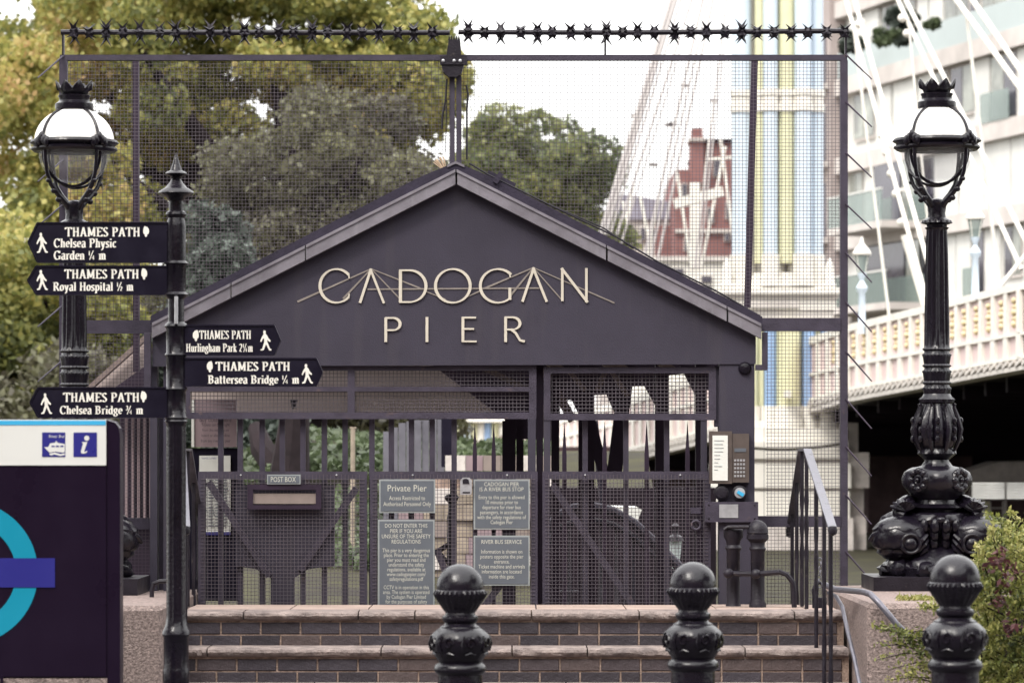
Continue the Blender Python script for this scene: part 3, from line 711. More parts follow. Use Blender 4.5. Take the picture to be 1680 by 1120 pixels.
# post box
BY = GY-.02
pb = thing('post_box', 'charcoal shield shaped post box with a tan letter slot hung on the left gate', 'post box', (X(465,BY),BY,.6))
m = MB(); m.pprism([(386,795),(548,795),(548,928),(506,933),(482,948),(482,1012),(444,1012),(444,948),(420,933),(386,928)], GY+.048, .1); m.build('body', M_hut, pb)
m = MB()
for r in ((406,794,527,803),(406,828,527,835),(406,803,415,828),(518,803,527,828)): m.pbox(*r, BY-.02, .03)
m.build('slot_frame', M_framedark, pb)
m = MB(); m.pbox(415,809,518,826,BY+.0,.01); m.build('slot_plate', M_tan, pb)
pp = thing('name_plate', 'small grey plate reading POST BOX above the letter slot', 'sign', (X(465,BY-.02),BY-.02,Z(785,BY)))
m = MB(); m.pbox(438,778,493,794,BY-.03,.008); m.build('plate', M_sign_edge, pp)
m = MB(); m.pbox(440,780,491,792,BY-.033,.003); m.build('panel', M_sign, pp)
printed('print', ['POST BOX'], M_sign_text, pp, BY-.0345, X(465.5,BY), Z(781.6,BY), .045, X(486,BY)-X(445,BY))
# notice boards
def notice(label, x0,y0,x1,y1, blocks, Y=GY-.02):
    n = thing('notice_board', label, 'sign', (X((x0+x1)/2,Y),Y,Z(y1,Y)), 'grey notice boards on the middle gate')
    m = MB(); m.pbox(x0,y0,x1,y1,Y,.008); m.build('edging', M_sign_edge, n)
    m = MB(); m.pbox(x0+2.6,y0+2.6,x1-2.6,y1-2.6,Y-.003,.003); m.build('panel', M_sign, n)
    for lines, yt, size, wid, lead in blocks:
        printed('print', lines, M_sign_text, n, Y-.0045, X((x0+x1)/2,Y), Z(yt,Y), size, wid/F*Y, lead)
    return n
notice('grey notice board headed Private Pier, at the top left of the middle gate', 622,786,714,841, [(['Private Pier'],795,.056,64,1),(['Access Restricted to','Authorised Personnel Only'],813,.036,78,1.0)])
notice('tall grey notice board headed DO NOT ENTER THIS PIER, below the Private Pier board', 620,852,713,1018, [
  (['DO NOT ENTER THIS','PIER IF YOU ARE','UNSURE OF THE SAFETY','REGULATIONS'],858.5,.034,80,.94),
  (['This pier is a very dangerous','place. Prior to entering the','pier you must read and','understand the safety','regulations, available at','www.cadoganpier.com/','safetyregulations.pdf'],899,.033,78,.87),
  (['CCTV is in operation in this','area. The system is operated','by Cadogan Pier Limited','for the purposes of safety'],959.5,.033,76,.87)])
notice('grey notice board headed CADOGAN PIER IS A RIVER BUS STOP, right of the key safe', 777,786,869,868, [
  (['CADOGAN PIER','IS A RIVER BUS STOP'],790.5,.034,72,.9),
  (['Entry to this pier is allowed','10 minutes prior to','departure for river bus','passengers, in accordance','with the safety regulations of','Cadogan Pier'],812,.033,80,.91)])
notice('grey notice board headed RIVER BUS SERVICE, lowest at the right of the middle gate', 777,878,869,960, [
  (['RIVER BUS SERVICE'],885,.034,66,1),
  (['Information is shown on','posters opposite the pier','entrance.','Ticket machine and arrivals','information are located','inside this gate.'],901,.033,76,.91)])
ks = thing('key_safe', 'small silver key safe fixed to the top of the middle gate', 'key safe', at(764,811,GY-.04))
m = MB(); c = [(755,811),(773,811),(774,806),(774,788),(770,783),(759,783),(755,788)]; m.pprism(c, GY-.045, .04); m.build('body', M_silver, ks)
m = MB(); m.pprism([(759,793),(770,793),(769,787),(766,785),(762,785),(759,787)], GY-.05, .005); m.build('shackle_recess', M_iron, ks)
m = MB(); m.pbox(759,806.5,771,808.5, GY-.048, .003); m.build('name_strip', M_iron, ks)

# interior notice boards seen through the left gate
ib = thing('ticket_board', 'mauve ticket notice above a dark framed timetable, inside the shelter at the left', 'notice board', at(350,980,23.2))
m = MB(); m.pbox(318,655,388,733,23.2,.04); m.build('upper_panel', M_mauve, ib)
m = MB(); m.pbox(314,655,318.5,733,23.19,.04); m.build('edge_strip', M_paper, ib)
m = MB(); m.pbox(306,735,394,985,23.22,.06); m.build('frame', M_arm, ib)
m = MB(); m.pbox(327,747,378,872,23.2,.015); m.build('timetable', M_paper, ib)
m = MB(); m.pbox(327,872,378,877,23.2,.015); m.build('blue_strip', M_navy, ib)
printed('print', ['Buy tickets here'], M_framedark, ib, 23.185, X(354,23.2), Z(684,23.2), .045, 52/F*23.2)
printed('print', ['Tickets can be bought','from the machine on','board or ahead online','from any river bus pier'], M_framedark, ib, 23.185, X(354,23.2), Z(694,23.2), .028, 48/F*23.2)
printed('print', ['THAMES CLIPPERS'], M_navy, ib, 23.185, X(343,23.2), Z(750,23.2), .016, 24/F*23.2)
mm = MB()
for k in range(16):
    for q in range(4):
        x0 = 331+q*11.2; mm.pbox(x0, 786+k*5, x0+random.uniform(6,9.5), 788+k*5, 23.19, .002)
mm.build('printed_rows', M_skystripe if False else M_sign, ib, kind='stuff')
# intercom and service boxes on the right post
ic = thing('intercom', 'brown keypad intercom with white paper notice on the right post', 'intercom', at(1197,793,HY-.03))
m = MB(); m.pbox(1164,707,1201,793,HY-.05,.06); m.build('notice_case', M_housing, ic)
m = MB(); m.pbox(1169,714,1194,788,HY-.056,.005); m.build('paper', M_paper, ic)
m = MB(); m.pbox(1201.5,711,1229,791,HY-.045,.055); kp = m.build('keypad_housing', M_housing, ic)
m = MB(); m.pbox(1205,735,1224,741,HY-.049,.004); m.build('display', M_sign, kp)
for r_ in range(5):
    for c_ in range(4):
        m = MB(); m.pbox(1204.5+c_*4.8, 753+r_*6.4, 1207.8+c_*4.8, 756.5+r_*6.4, HY-.05, .005); m.build('key', M_silver, kp)
mm = MB()
for k in range(9): mm.pbox(1172, 722+k*6, 1172+random.uniform(5,17), 723.2+k*6, HY-.0575, .001)
mm.build('print', M_sign_edge, ic)
for px, lb, m_ in ((1183,'round black socket under the intercom paper notice',M_iron),(1213,'round pale socket with a blue centre under the keypad',M_silver)):
    s_ = thing('wall_socket', lb, 'socket', at(px,808,HY-.03))
    m = MB(); m.lathe([(.046,0),(.046,.03),(.038,.036),(.01,.036)], n=20); m.v = [(x+X(px,HY), HY-z, y+Z(808,HY)) for x,y,z in m.v]; m.build('rim', M_iron, s_, True)
    m = MB(); m.lathe([(.032,.02),(.032,.045),(.006,.048)], n=18); m.v = [(x+X(px,HY), HY-z, y+Z(808,HY)) for x,y,z in m.v]; m.build('face', m_, s_, True)
    if px > 1200:
        m = MB(); m.bar(at(1210,806,HY-.05), at(1220,812,HY-.05), .02, .01, up=(0,1,0)); m.build('blue_flap', M_skystripe, s_)
sb = thing('service_box', 'grey metal box with a scratched plate below the intercom', 'box', at(1200,855,HY-.05))
m = MB(); m.pbox(1157,823,1244,856,HY-.09,.1); m.build('body', M_frame, sb)
m = MB(); m.pbox(1180,827,1211,849,HY-.094,.003); m.build('plate', M_silver, sb)
for px, py in ((1163,828),(1163,850),(1238,828),(1238,850)):
    m = MB(); m.sphere(at(px,py,HY-.09), .006, n=8, m=6); m.build('bolt', M_iron, sb, True)
m = MB(); m.pbox(1180,855,1232,1130,HY-.05,.05); m.build('lower_post', M_hut, sb)

# ================================================================== guard posts and rails on the terrace
def gpost(px, Y, kind, label):
    p = at(px, 995, Y); t = thing('guard_post', label, 'post', (p.x,Y,TOPZ-.002), 'short iron guard posts on the terrace'); s = Y/F; z = lambda y: (995-y)*s+TOPZ
    if kind == 'ball': pr = [(14,998),(14,990),(11.5,985),(11.5,905),(14,900),(11.5,896),(12,890),(18,884),(18,877),(16.5,876),(18,874)]+[(17.5*math.cos(R(a)), 872-19*math.sin(R(a))) for a in range(0,90,10)]+[(.4,853)]
    else: pr = [(14,998),(11,990),(11,905),(14,900),(11,895),(12,888),(16,882),(16,870),(12,866),(.5,865)]
    m = MB(); m.lathe([(r*s, z(y)) for r,y in pr], (p.x,Y,0), 20); m.build('shaft', M_iron, t, True); return t
gpost(1243, 20.7, 'ball', 'round headed iron guard post right of the intercom post')
gpost(1203, 20.8, 'flat', 'flat capped iron guard post directly in front of the intercom post')
hr = thing('low_rail', 'low tubular iron rail joining the two guard posts', 'railing', at(1240,945,20.6))
m = MB(); m.tube([at(1188,868,20.75),at(1195,864,20.75),at(1230,864,20.68)], .012, 8); m.build('tube', M_iron, hr, True)
m = MB(); m.tube([at(1195,940,20.72),at(1240,941,20.62),at(1280,938,20.5),at(1291,942,20.5),at(1301,955,20.5),at(1303,970,20.5),at(1303,996,20.5)], .016, 8); m.sphere(at(1195,940,20.7),.03,n=10,m=8); m.sphere(at(1240,941,20.6),.03,n=10,m=8); m.build('tube', M_iron, hr, True)
# stair handrails (up and over the wall)
def handrail(Xr, label, Xn=None, Ynear=18.75, Yfar=21.65):
    t = thing('stair_handrail', label, 'handrail', (Xr,20.5,TOPZ), 'iron handrails over the wall steps')
    Xn = Xr if Xn is None else Xn; xx = lambda y: Xr+(Xn-Xr)*max(0,(20.35-y)/(20.35-Ynear))
    zt = 1.655; pts = [(Ynear,1.235),(20.35,zt),(20.75,zt),(Yfar,1.16)]
    m = MB()
    for (ya,za),(yb,zb) in zip(pts[:-1],pts[1:]): m.bar((xx(ya),ya,za),(xx(yb),yb,zb), .046, .014)
    m.build('handrail', M_rail, t)
    m = MB(); m.lathe([(.004,-.03),(.022,-.02),(.026,0),(.02,.02),(.004,.024)], (xx(Ynear),Ynear-.01,1.225), 12); m.build('end_scroll', M_iron, t, True)
    m = MB(); m.lathe([(.004,-.03),(.022,-.02),(.022,.01),(.004,.02)], (Xr,Yfar,1.15), 12); m.build('end_scroll', M_iron, t, True)
    for y in (18.85,19.25,19.75,20.4,20.72,21.1,21.45):
        zz = np.interp(y, [p[0] for p in pts], [p[1] for p in pts]); zb = TOPZ-RISE*max(0, math.ceil((20-y)/.3)) if y < 20 else (TOPZ if y < 21 else 0); zb = max(zb, 0)
        n = 46; L = zz-zb
        m = MB(); tw = lambda i, g: 1+.16*math.cos(2*g-i*.8) if 12 < i < 34 else 1.0
        m.tube([(xx(y),y,zb+L*i/n) for i in range(n+1)], .0115, 8, mod=tw); m.build('baluster', M_iron, t, True)
    return t
handrail(1.70, 'iron stair handrail rising and falling at the right end of the steps')
handrail(-1.90, 'iron stair handrail partly hidden behind the finger post at the left', -1.73)
wr = thing('wall_rail', 'black tube rail bent down along the granite wall at the right', 'handrail', at(1430,975,19.6))
m = MB(); m.tube([at(1352,958,19.9),at(1370,966,19.7),at(1415,970,19.1),at(1428,974,18.85),at(1440,986,18.8),at(1470,1022,18.78),at(1496,1048,18.78)], [.017]*7, 10); m.build('tube', M_rail, wr, True)
wr = thing('curb_rail', 'curved flat rail running down the inner edge of the granite wall', 'handrail', at(1390,1040,19.2))
m = MB(); m.tube([at(1360,972,19.9),at(1372,978,19.7),at(1382,995,19.5),at(1392,1040,19.1),at(1402,1080,18.9),at(1412,1130,18.7)], .012, 8); m.build('tube', M_rail, wr, True)
pl = thing('padlock', 'padlock and chain hanging from the right handrail balusters', 'padlock', at(1343,985,20.0))
m = MB()
for k in range(7):
    a = at(1345+2*math.sin(k), 918+k*7, 20.0); m.torus(a, .012, .0035, 'x' if k % 2 else 'y', 10, 5)
m.build('chain', M_rail, pl, True)
m = MB(); m.tube([at(1336,985,20),at(1334,968,20),at(1338,958,20),at(1345,955,20),at(1351,960,20),at(1352,985,20)], .010, 8); m.pbox(1333,980,1356,997,19.99,.03); m.build('body', M_iron, pl, True)
wrl = thing('wall_rail', 'short bent rail end on the left granite wall behind the finger post', 'handrail', at(262,960,20.4))
m = MB(); m.tube([at(300,952,20.4),at(262,953,20.4),at(252,957,20.4),at(249,968,20.4),at(249,985,20.4)], .013, 8); m.build('tube', M_iron, wrl, True)

# ================================================================== DOLPHIN LAMPS
LS = 21.0/F
def lamp():
    t = thing('dolphin_lamp', 'black cast iron dolphin lamp standard at the right with its whole ornate base in view', 'street lamp', (0,0,0), 'dolphin lamp standards on the river wall')
    z = lambda y: (975-y)*LS
    def lat(name, pr, mt=M_iron_gloss, n=48, sm=True):
        m = MB(); m.lathe([((p[0]*LS, z(p[1]))+tuple(p[2:])) for p in pr], n=n); return m.build(name, mt, t, sm)
    m = MB(); m.box(-114*LS,114*LS,-100*LS,100*LS,z(980),z(943)); m.build('plinth', M_iron, t)
    # rocks under the dolphins
    m = MB(); rg = random.Random(5)
    for i in range(30):
        a = i*2*math.pi/30; rr = rg.uniform(62,84); ph = [rg.uniform(0,6) for _ in range(3)]
        m.sphere((rr*LS*math.cos(a), rr*LS*.95*math.sin(a), z(rg.uniform(925,938))), rg.uniform(14,24)*LS, None, rg.uniform(12,20)*LS, 10, 7, mod=lambda d: 1+.14*math.sin(6*d.x+ph[0])*math.cos(7*d.z+ph[1])+.08*math.sin(11*d.y+ph[2]))
    m.lathe([(80*LS,z(944)),(84*LS,z(930)),(60*LS,z(905)),(30*LS,z(890))], n=24); m.build('rocks', M_iron_gloss, t, True)
    # central stem
    lat('stem', [(40,905,10,.08),(36,880,10,.12),(46,868,12,.10),(50,858,12,.12),(44,848),(34,842),(36,836,8,.04),(44,832),(33,826),(30,818),(27,812,12,.06),(30,808)])
    # skirt of scales hanging below the band
    m = MB()
    for ring, (rr, yy, n_, s_) in enumerate(((52,862,18,11),(48,876,16,10),(44,890,14,10))):
        for i in range(n_):
            a = 2*math.pi*(i+.5*(ring % 2))/n_; m.sphere((rr*LS*math.cos(a), rr*LS*math.sin(a), z(yy)), s_*.7*LS, s_*.7*LS, s_*1.2*LS, 8, 6)
    m.build('scale_skirt', M_iron_gloss, t, True)
    # band with flower boss
    lat('belt', [(44,866,0,0),(50,860,0,0),(52,852,6,.05),(50,844,0,0),(44,840,0,0)])
    m = MB()
    for i in range(6):
        a = R(-90+60*i); m.sphere((50*LS*math.cos(a), 50*LS*math.sin(a), z(852)), 9*LS, 9*LS, 7*LS, 8, 6)
    m.build('boss', M_iron_gloss, t, True)
    # capital with four rosettes
    lat('capital', [(28,828),(30,820),(44,808,4,.05),(52,795,4,.10),(53,784,4,.10),(50,774,4,.08),(42,768,4,.05),(26,764),(20,756),(20,750)])
    for i in range(4):
        a = R(-45-90*i); c = Vector((47*LS*math.cos(a), 47*LS*math.sin(a), z(787))); m = MB()
        cs, sn = math.cos(a+math.pi/2), math.sin(a+math.pi/2)
        q = MB(); q.torus((0,0,0), 15*LS, 5*LS, 'y', 20, 8); q.torus((0,0,0), 7*LS, 3.5*LS, 'y', 16, 7); q.sphere((0,-4*LS,0), 4*LS, n=8, m=6)
        for k in range(8): q.sphere((15*LS*math.cos(k*math.pi/4), -2*LS, 15*LS*math.sin(k*math.pi/4)), 6*LS, 5*LS, 6*LS, 8, 6)
        q.v = [(x*cs-y*sn+c.x, x*sn+y*cs+c.y, zz+c.z) for x,y,zz in q.v]; q.build('rosette', M_iron_gloss, t, True)
    # vase of acanthus leaves
    lat('vase', [(18,756),(24,750,8,.03),(31,744,8,.04),(30,739,16,.05),(27,735),(31,730,8,.05),(36,716,8,.09),(37,704,8,.11),(34,690,8,.12),(29,677,8,.09),(25,668,8,.05),(24,662),(27,660,16,.05),(28,655,16,.06),(24,650),(22,646)])
    m = MB()
    for i in range(8):
        a = R(22.5+45*i); ca, sa = math.cos(a), math.sin(a)
        m.tube([(r*LS*ca, r*LS*sa, z(y)) for r,y in ((30,738),(37,722),(40,704),(35,684),(29,668),(31,662))], [3*LS,4*LS,5*LS,4*LS,3*LS,2.4*LS], 7)
        for y_ in (720,705,690): m.sphere((39*LS*math.cos(a+.3), 39*LS*math.sin(a+.3), z(y_)), 4*LS, 4*LS, 6*LS, 7, 5)
    m.build('acanthus_leaf', M_iron_gloss, t, True)
    # fluted shaft with beaded bands
    fl = 12
    pr = [(21,648)]
    for y0 in (640,612,585):
        pr += [(23,y0),(23.5,y0-3,24,.05),(21,y0-6),(20.5,y0-9),(23.3,y0-12,24,.05),(21,y0-15)]
    pr += [(19.5,565,fl,.07),(19,540,fl,.09),(18,480,fl,.09),(17,420,fl,.09),(16,382,fl,.08),(17,377),(20,374),(16,372),(17,369),(25,366,16,.05),(24,362),(15,357),(14,350),(15.5,338),(17,333,4,.1),(13,329),(6,326)]
    lat('shaft', pr, n=96)
    # dolphins: bulbous heads, curling bodies
    for sg in (-1, 1):
        d = MB(); n = 26; path = []; rad = []
        key = [(74,-18,886,30),(70,-6,868,34),(48,10,850,26),(34,22,838,20),(46,6,826,18),(62,-16,832,14),(66,-22,842,11),(56,-28,846,8)]
        for i in range(n+1):
            u = i/n*(len(key)-1); k = min(int(u), len(key)-2); f = u-k; f = f*f*(3-2*f)
            a, b_ = key[k], key[k+1]; q = [a[j]+(b_[j]-a[j])*f for j in range(4)]
            path.append((sg*q[0]*LS, q[1]*LS, z(q[2]))); rad.append(q[3]*LS*.85)
        d.tube(path, rad, 18, mod=lambda i, g: 1+.06*math.cos(9*g+i*2.4)); d.build('dolphin_body', M_iron_gloss, t, True)
        h = MB(); cx = sg*62*LS; cz = z(884)
        def hm(dd):
            v = 1+.10*max(0, dd.z)*max(0, -dd.y)
            v += .02*math.sin(16*dd.x*sg+9*dd.z)*(1 if dd.z < .1 else .1)
            if -.52 < dd.z < -.40: v -= .07
            return v
        h.sphere((cx,-24*LS,cz), 47*LS, 42*LS, 37*LS, 40, 26, mod=hm)
        h.tube([(sg*92*LS,-38*LS,z(872)),(sg*106*LS,-30*LS,z(878)),(sg*113*LS,-22*LS,z(886))],[9*LS,6*LS,3*LS],10)
        hd = h.build('dolphin_head', M_iron_gloss, t, True)
        ex = sg*50*LS
        e = MB(); e.torus((ex,-64*LS,z(890)), 15*LS, 3.2*LS, 'y', 26, 8); e.sphere((ex,-62*LS,z(891)), 11.5*LS, 7*LS, 11.5*LS, 16, 12)
        e.build('eye', M_iron_gloss, hd, True)
        b2 = MB()
        nn_, mm_ = 40, 8; vs = []          # scalloped brow lying on the head like a cap
        for a_ in range(nn_):
            g_ = 2*math.pi*a_/nn_; lim = R(66+9*abs(math.sin(g_*3.5)))
            for c_ in range(mm_+1):
                th_ = lim*c_/mm_; k_ = 1.075 if c_ < mm_ else 1.0; k_ += .02*math.sin(g_*7)*(c_/mm_)
                vs.append((cx+47*LS*k_*math.sin(th_)*math.cos(g_), -24*LS+42*LS*k_*math.sin(th_)*math.sin(g_), cz+37*LS*k_*math.cos(th_)))
        b2.add(vs, [(a_*(mm_+1)+c_, a_*(mm_+1)+c_+1, ((a_+1)%nn_)*(mm_+1)+c_+1, ((a_+1)%nn_)*(mm_+1)+c_) for a_ in range(nn_) for c_ in range(mm_)])
        b2.build('brow', M_iron_gloss, hd, True)
        g2_ = MB()
        for k in range(5): g2_.tube([(sg*(22-1*k)*LS,(-52+3*k)*LS,z(876+8*k)),(sg*(30-3*k)*LS,(-60+2*k)*LS,z(884+8*k)),(sg*(40-3*k)*LS,(-60+2*k)*LS,z(898+5*k))],[3*LS,4*LS,2*LS],6)
        g2_.build('gill_fin', M_iron_gloss, hd, True)
        fn = MB()
        for k in range(7):
            a = R(150-22*k); fn.tube([(sg*56*LS,-26*LS,z(836)),(sg*(56+16*math.cos(a))*LS,-34*LS,z(836-14*math.sin(a))),(sg*(56+24*math.cos(a))*LS,-26*LS,z(836-19*math.sin(a)))],[5*LS,4.6*LS,2*LS],7)
        fn.build('tail_fin', M_iron_gloss, t, True)
    # lantern frame: four arms, gallery ring, crown
    for i, dg_ in enumerate((-90-42,-90+42,90-42,90+42)):
        a = R(dg_); ca, sa = math.cos(a), math.sin(a)
        m = MB(); m.tube([(r*LS*ca, r*LS*sa, z(y)) for r,y in ((9,342),(20,330),(36,317),(50,302),(58,284),(62,262),(64,238))], [5*LS,5*LS,4.2*LS,3.6*LS,3.2*LS,3.2*LS,3*LS], 8)
        m.sphere((44*LS*ca,44*LS*sa,z(312)), 5*LS, n=8, m=6); m.sphere((34*LS*ca,34*LS*sa,z(326)), 5*LS, n=8, m=6); m.sphere((56*LS*ca,56*LS*sa,z(296)), 4*LS, n=8, m=6); m.build('lantern_arm', M_iron_gloss, t, True)
        m = MB(); m.tube([(68*LS*math.cos(R(q))*ca, 68*LS*math.cos(R(q))*sa, z(232-60*math.sin(R(q)))) for q in range(0,68,6)], 2.4*LS, 6); m.build('globe_rib', M_iron_gloss, t, True)
        m = MB()
        for k in range(5): m.sphere(((70)*LS*math.cos(a+(k-2)*.08), 70*LS*math.sin(a+(k-2)*.08), z(234-3*(k%2)-(8 if k==2 else 0))), 5.6*LS, 5.6*LS, 9*LS, 7, 5)
        m.build('gallery_leaf', M_iron_gloss, t, True)
    for sy in (-36, 36):
        m = MB(); m.tube([(47*LS*math.cos(R(q)), sy*LS*(.45+.55*abs(math.cos(R(q)))), z(248-56*math.sin(R(q)))) for q in range(180,361,9)], 2.5*LS, 6); m.build('glass_hoop', M_iron_gloss, t, True)
    lat('gallery_ring', [(58,247),(66,247),(70,243,40,.012),(70,240),(66,238),(68,235),(72,232,40,.012),(70,228),(63,227),(58,229),(58,247)], n=80)
    lat('cap', [(31,177),(31.5,174),(31.5,168),(27,165),(25,163),(25,158),(26.5,156),(26.5,154),(20,153)], n=32)
    m = MB(); n = 48; vs = []
    for k in range(n):
        a = 2*math.pi*k/n; tooth = abs(((k*8/n) % 1)-.5)*2; zt = z(131+14*tooth**1.1)
        for rr, zz in ((20,z(156)),(23,z(148)),(29+3*(1-tooth),None)):
            r_ = rr*LS; vs.append((r_*math.cos(a), r_*math.sin(a), zt if zz is None else zz))
    m.add(vs, [(k*3+j, ((k+1)%n)*3+j, ((k+1)%n)*3+j+1, k*3+j+1) for k in range(n) for j in range(2)]); o = m.build('crown', M_iron_gloss, t, True)
    md = o.modifiers.new('thick','SOLIDIFY'); md.thickness = .006
    lat('upper_globe', [(59,229)]+[(65*math.cos(R(a)), 229-55*math.sin(R(a))) for a in range(2,64,5)]+[(27,177)], M_globe, 48)
    lat('lower_globe', [(58,247)]+[(58*math.cos(R(a))**.7, 247+50*math.sin(R(a))) for a in range(4,88,6)]+[(2,298)], M_clear, 48)
    return t
lm = lamp(); 
p = at(1537,975,21.0); lm.location = p
l2 = copy_tree(lm, at(122,978,21.0), 'black dolphin lamp standard at the left, base hidden by the river bus sign')

# ================================================================== FINGER POST
PY = 17.0; ps = PY/F
fp = thing('finger_post', 'black finger post with five Thames Path arms and pointed finial', 'signpost', (X(289,PY),PY,0))
cx = X(289,PY); zz = lambda y: Z(y,PY)
def plat(name, pr, n=32):
    m = MB(); m.lathe([((p_[0]*ps, zz(p_[1]))+tuple(p_[2:])) for p_ in pr], (cx,PY,0), n); return m.build(name, M_iron_gloss, fp, True)
plat('finial', [(12,352),(12,338),(12,330),(17,324),(26,320),(29.5,317),(28,314),(18,308),(11,300),(7.5,294),(9,291),(16,288),(18,285),(15,282),(10,280),(7,272),(3.5,260),(.5,251)])
plat('post', [(21,1400),(21,1122),(22,1116),(22,1100),(21,1096),(20.5,1094),(20.5,1044),(23,1040),(22,1034),(20,1031),(19,1028),(17,1024,8,.03),(15.5,1010,8,.04),(15.5,700,8,.04),(16,695),(19,691),(17,688),(19,685),(16,681),(16,642),(19,638),(16,634),(16,586),(19,582),(16,578),(16,540),(19.5,535),(17,531),(13,528),(13,491),(17,487),(20,483),(16,479),(16,437),(19.5,432),(16,428),(16,372),(15,366),(13,358),(17,352),(16,348),(12,346)], 48)
WALK = [(.30,1),(.42,1),(.47,.93),(.44,.84),(.55,.76),(.66,.62),(.82,.5),(.78,.43),(.60,.50),(.56,.56),(.57,.44),(.78,.10),(.90,.06),(.86,0),(.70,.02),(.48,.32),(.30,.02),(.10,0),(.06,.05),(.20,.10),(.34,.42),(.33,.62),(.22,.56),(.12,.42),(.04,.46),(.14,.64),(.28,.80),(.31,.84),(.26,.90)]
ACORN = [(.2,1),(.55,.92),(.75,.72),(.78,.5),(.72,.30),(.55,.24),(.52,.10),(.38,.0),(.25,.08),(.22,.24),(.06,.34),(.02,.55),(.08,.8)]
def icon(mb, shape, x0, x1, zb, zt, y, flip=False):
    pts = [((x0+(x1-x0)*(1-a if flip else a)), zb+(zt-zb)*b_) for a,b_ in shape]
    n = len(pts); ar_ = sum(pts[i][0]*pts[(i+1)%n][1]-pts[(i+1)%n][0]*pts[i][1] for i in range(n))
    if ar_ < 0: pts = pts[::-1]
    mb.add([(a,y,b_) for a,b_ in pts], [tuple(range(n))])
def arm(label, side, tipx, shx, y0, y1, texts, man, acorn, yaw=0):
    Yf = PY-.018; m = MB(); ym = (y0+y1)/2
    xi = 275 if side < 0 else 303
    pts = [(xi,y0),(shx,y0),(tipx,ym),(shx,y1),(xi,y1)]
    m.pprism(pts, Yf, .03); a = m.build('arm', M_arm, fp); a['label'] = label
    fr = MB()
    for (q0,q1) in zip(pts[:-1], pts[1:]): fr.bar(at(q0[0],q0[1],PY), at(q1[0],q1[1],PY), .007, .046, up=(0,1,0))
    fr.build('raised_edge', M_arm, a)
    for s_, xa, xb, yb, cap in texts:
        t_ = MB(); lettering(t_, s_, X(xa,Yf), X(xb,Yf), Z(yb,Yf), cap*Yf/F, Yf-.0015, bold=1.05); t_.build('lettering', M_white_print, a)
    mm = MB(); icon(mm, WALK, X(man[0]-11,Yf), X(man[0]+11,Yf), Z(man[2],Yf), Z(man[1],Yf), Yf-.003, flip=side < 0 and False or (side > 0 and False)); mm.build('walking_figure', M_white_print, a)
    mm = MB(); icon(mm, ACORN, X(acorn[0]-6.5,Yf), X(acorn[0]+6.5,Yf), Z(acorn[2],Yf), Z(acorn[1],Yf), Yf-.003, flip=side > 0); mm.build('acorn', M_white_print, a)
arm('top left arm to Chelsea Physic Garden', -1, 47, 62, 366, 430, [('THAMES PATH',107,230,388,15),('Chelsea Physic',88,191,406,14.5),('Garden ¼ m',88,174,426,14.5)], (70,382,415), (241,371,389))
arm('second left arm to Royal Hospital', -1, 46, 60, 437, 483, [('THAMES PATH',106,228,457,15),('Royal Hospital ½ m',87,219,477,14)], (70,443,476), (238,440,459))
arm('upper right arm to Hurlingham Park', 1, 460, 450, 534, 582, [('THAMES PATH',327,412,556,14),('Hurlingham Park 2¼m',305,415,577,13.5)], (437,542,575), (320,541,560))
arm('lower right arm to Battersea Bridge', 1, 529, 519, 588, 633, [('THAMES PATH',354,476,608,14.5),('Battersea Bridge ¼ m',341,491,629,13.5)], (505,597,629), (343,592,611))
arm('lowest left arm to Chelsea Bridge', -1, 50, 63, 636, 684, [('THAMES PATH',104,229,659,15),('Chelsea Bridge ¾ m',98,235,679,13.5)], (77,645,679), (237,641,660))
# galvanised bands between arms
m = MB(); m.tube([at(289,486,PY-.06), at(289,531,PY-.06)], .009, 8); m.build('clamp_rod', M_silver, fp, True)

# ================================================================== RIVER BUS SIGN
TY = 15.0
ts = thing('river_bus_sign', 'black and white river bus sign with teal ring and navy bar', 'sign', (X(-56,TY),TY,0))
m = MB(); poly = [(-309,1500),(-309,700),(-300,690),(-290,687),(176,687),(188,691),(195,702),(197,718),(197,1500)]
m.pprism(poly, TY, .12); m.build('casing', M_totem, ts)
m = MB(); m.pbox(-286,688,174,763,TY-.012,.012); m.build('header_panel', M_header, ts)
m = MB(); m.pbox(-286,689.6,173.4,697,TY-.014,.002); m.build('blue_stripe', M_skystripe, ts)
m = MB(); m.pbox(-286,765,174,1109,TY-.008,.008); m.build('black_panel', M_totem, ts)
m = MB(); m.pbox(-286,1112,176,1500,TY-.006,.006); m.build('stone_infill', M_granite, ts)
for x_ in (3,):
    m = MB(); m.pbox(0,1109,5,1500,TY-.01,.004); m.build('leg', M_totem, ts)
m = MB(); ccx, ccy = -55.7, 939; n = 72; vs = []
for k in range(n):
    a = 2*math.pi*k/n
    for r_ in (118, 82): vs.append(at(ccx+r_*math.cos(a), ccy-r_*math.sin(a), TY-.0105))
m.add(vs, [(2*k, (2*k+2)%(2*n), (2*k+3)%(2*n), 2*k+1) for k in range(n)]); m.build('teal_ring', M_teal, ts)
m = MB(); m.pbox(-201,915,90,963,TY-.013,.002); m.build('navy_bar', M_navy, ts)
ic1 = MB(); ic1.pbox(69,709,107,749,TY-.014,.002); i1 = ic1.build('boat_symbol_panel', M_navy, ts)
m = MB()
def flat(mb, pts, Y, dy): 
    n = len(pts); q = [(X(a,Y),Z(b_,Y)) for a,b_ in pts]; ar_ = sum(q[i][0]*q[(i+1)%n][1]-q[(i+1)%n][0]*q[i][1] for i in range(n))
    if ar_ < 0: q = q[::-1]
    mb.add([(a,Y-dy,b_) for a,b_ in q], [tuple(range(n))])
flat(m, [(73,733),(80,733),(83,727),(91,726),(93,722.5),(95,726),(107,728),(107,741),(103,742),(92,740.5),(82,742)], TY, .0152)
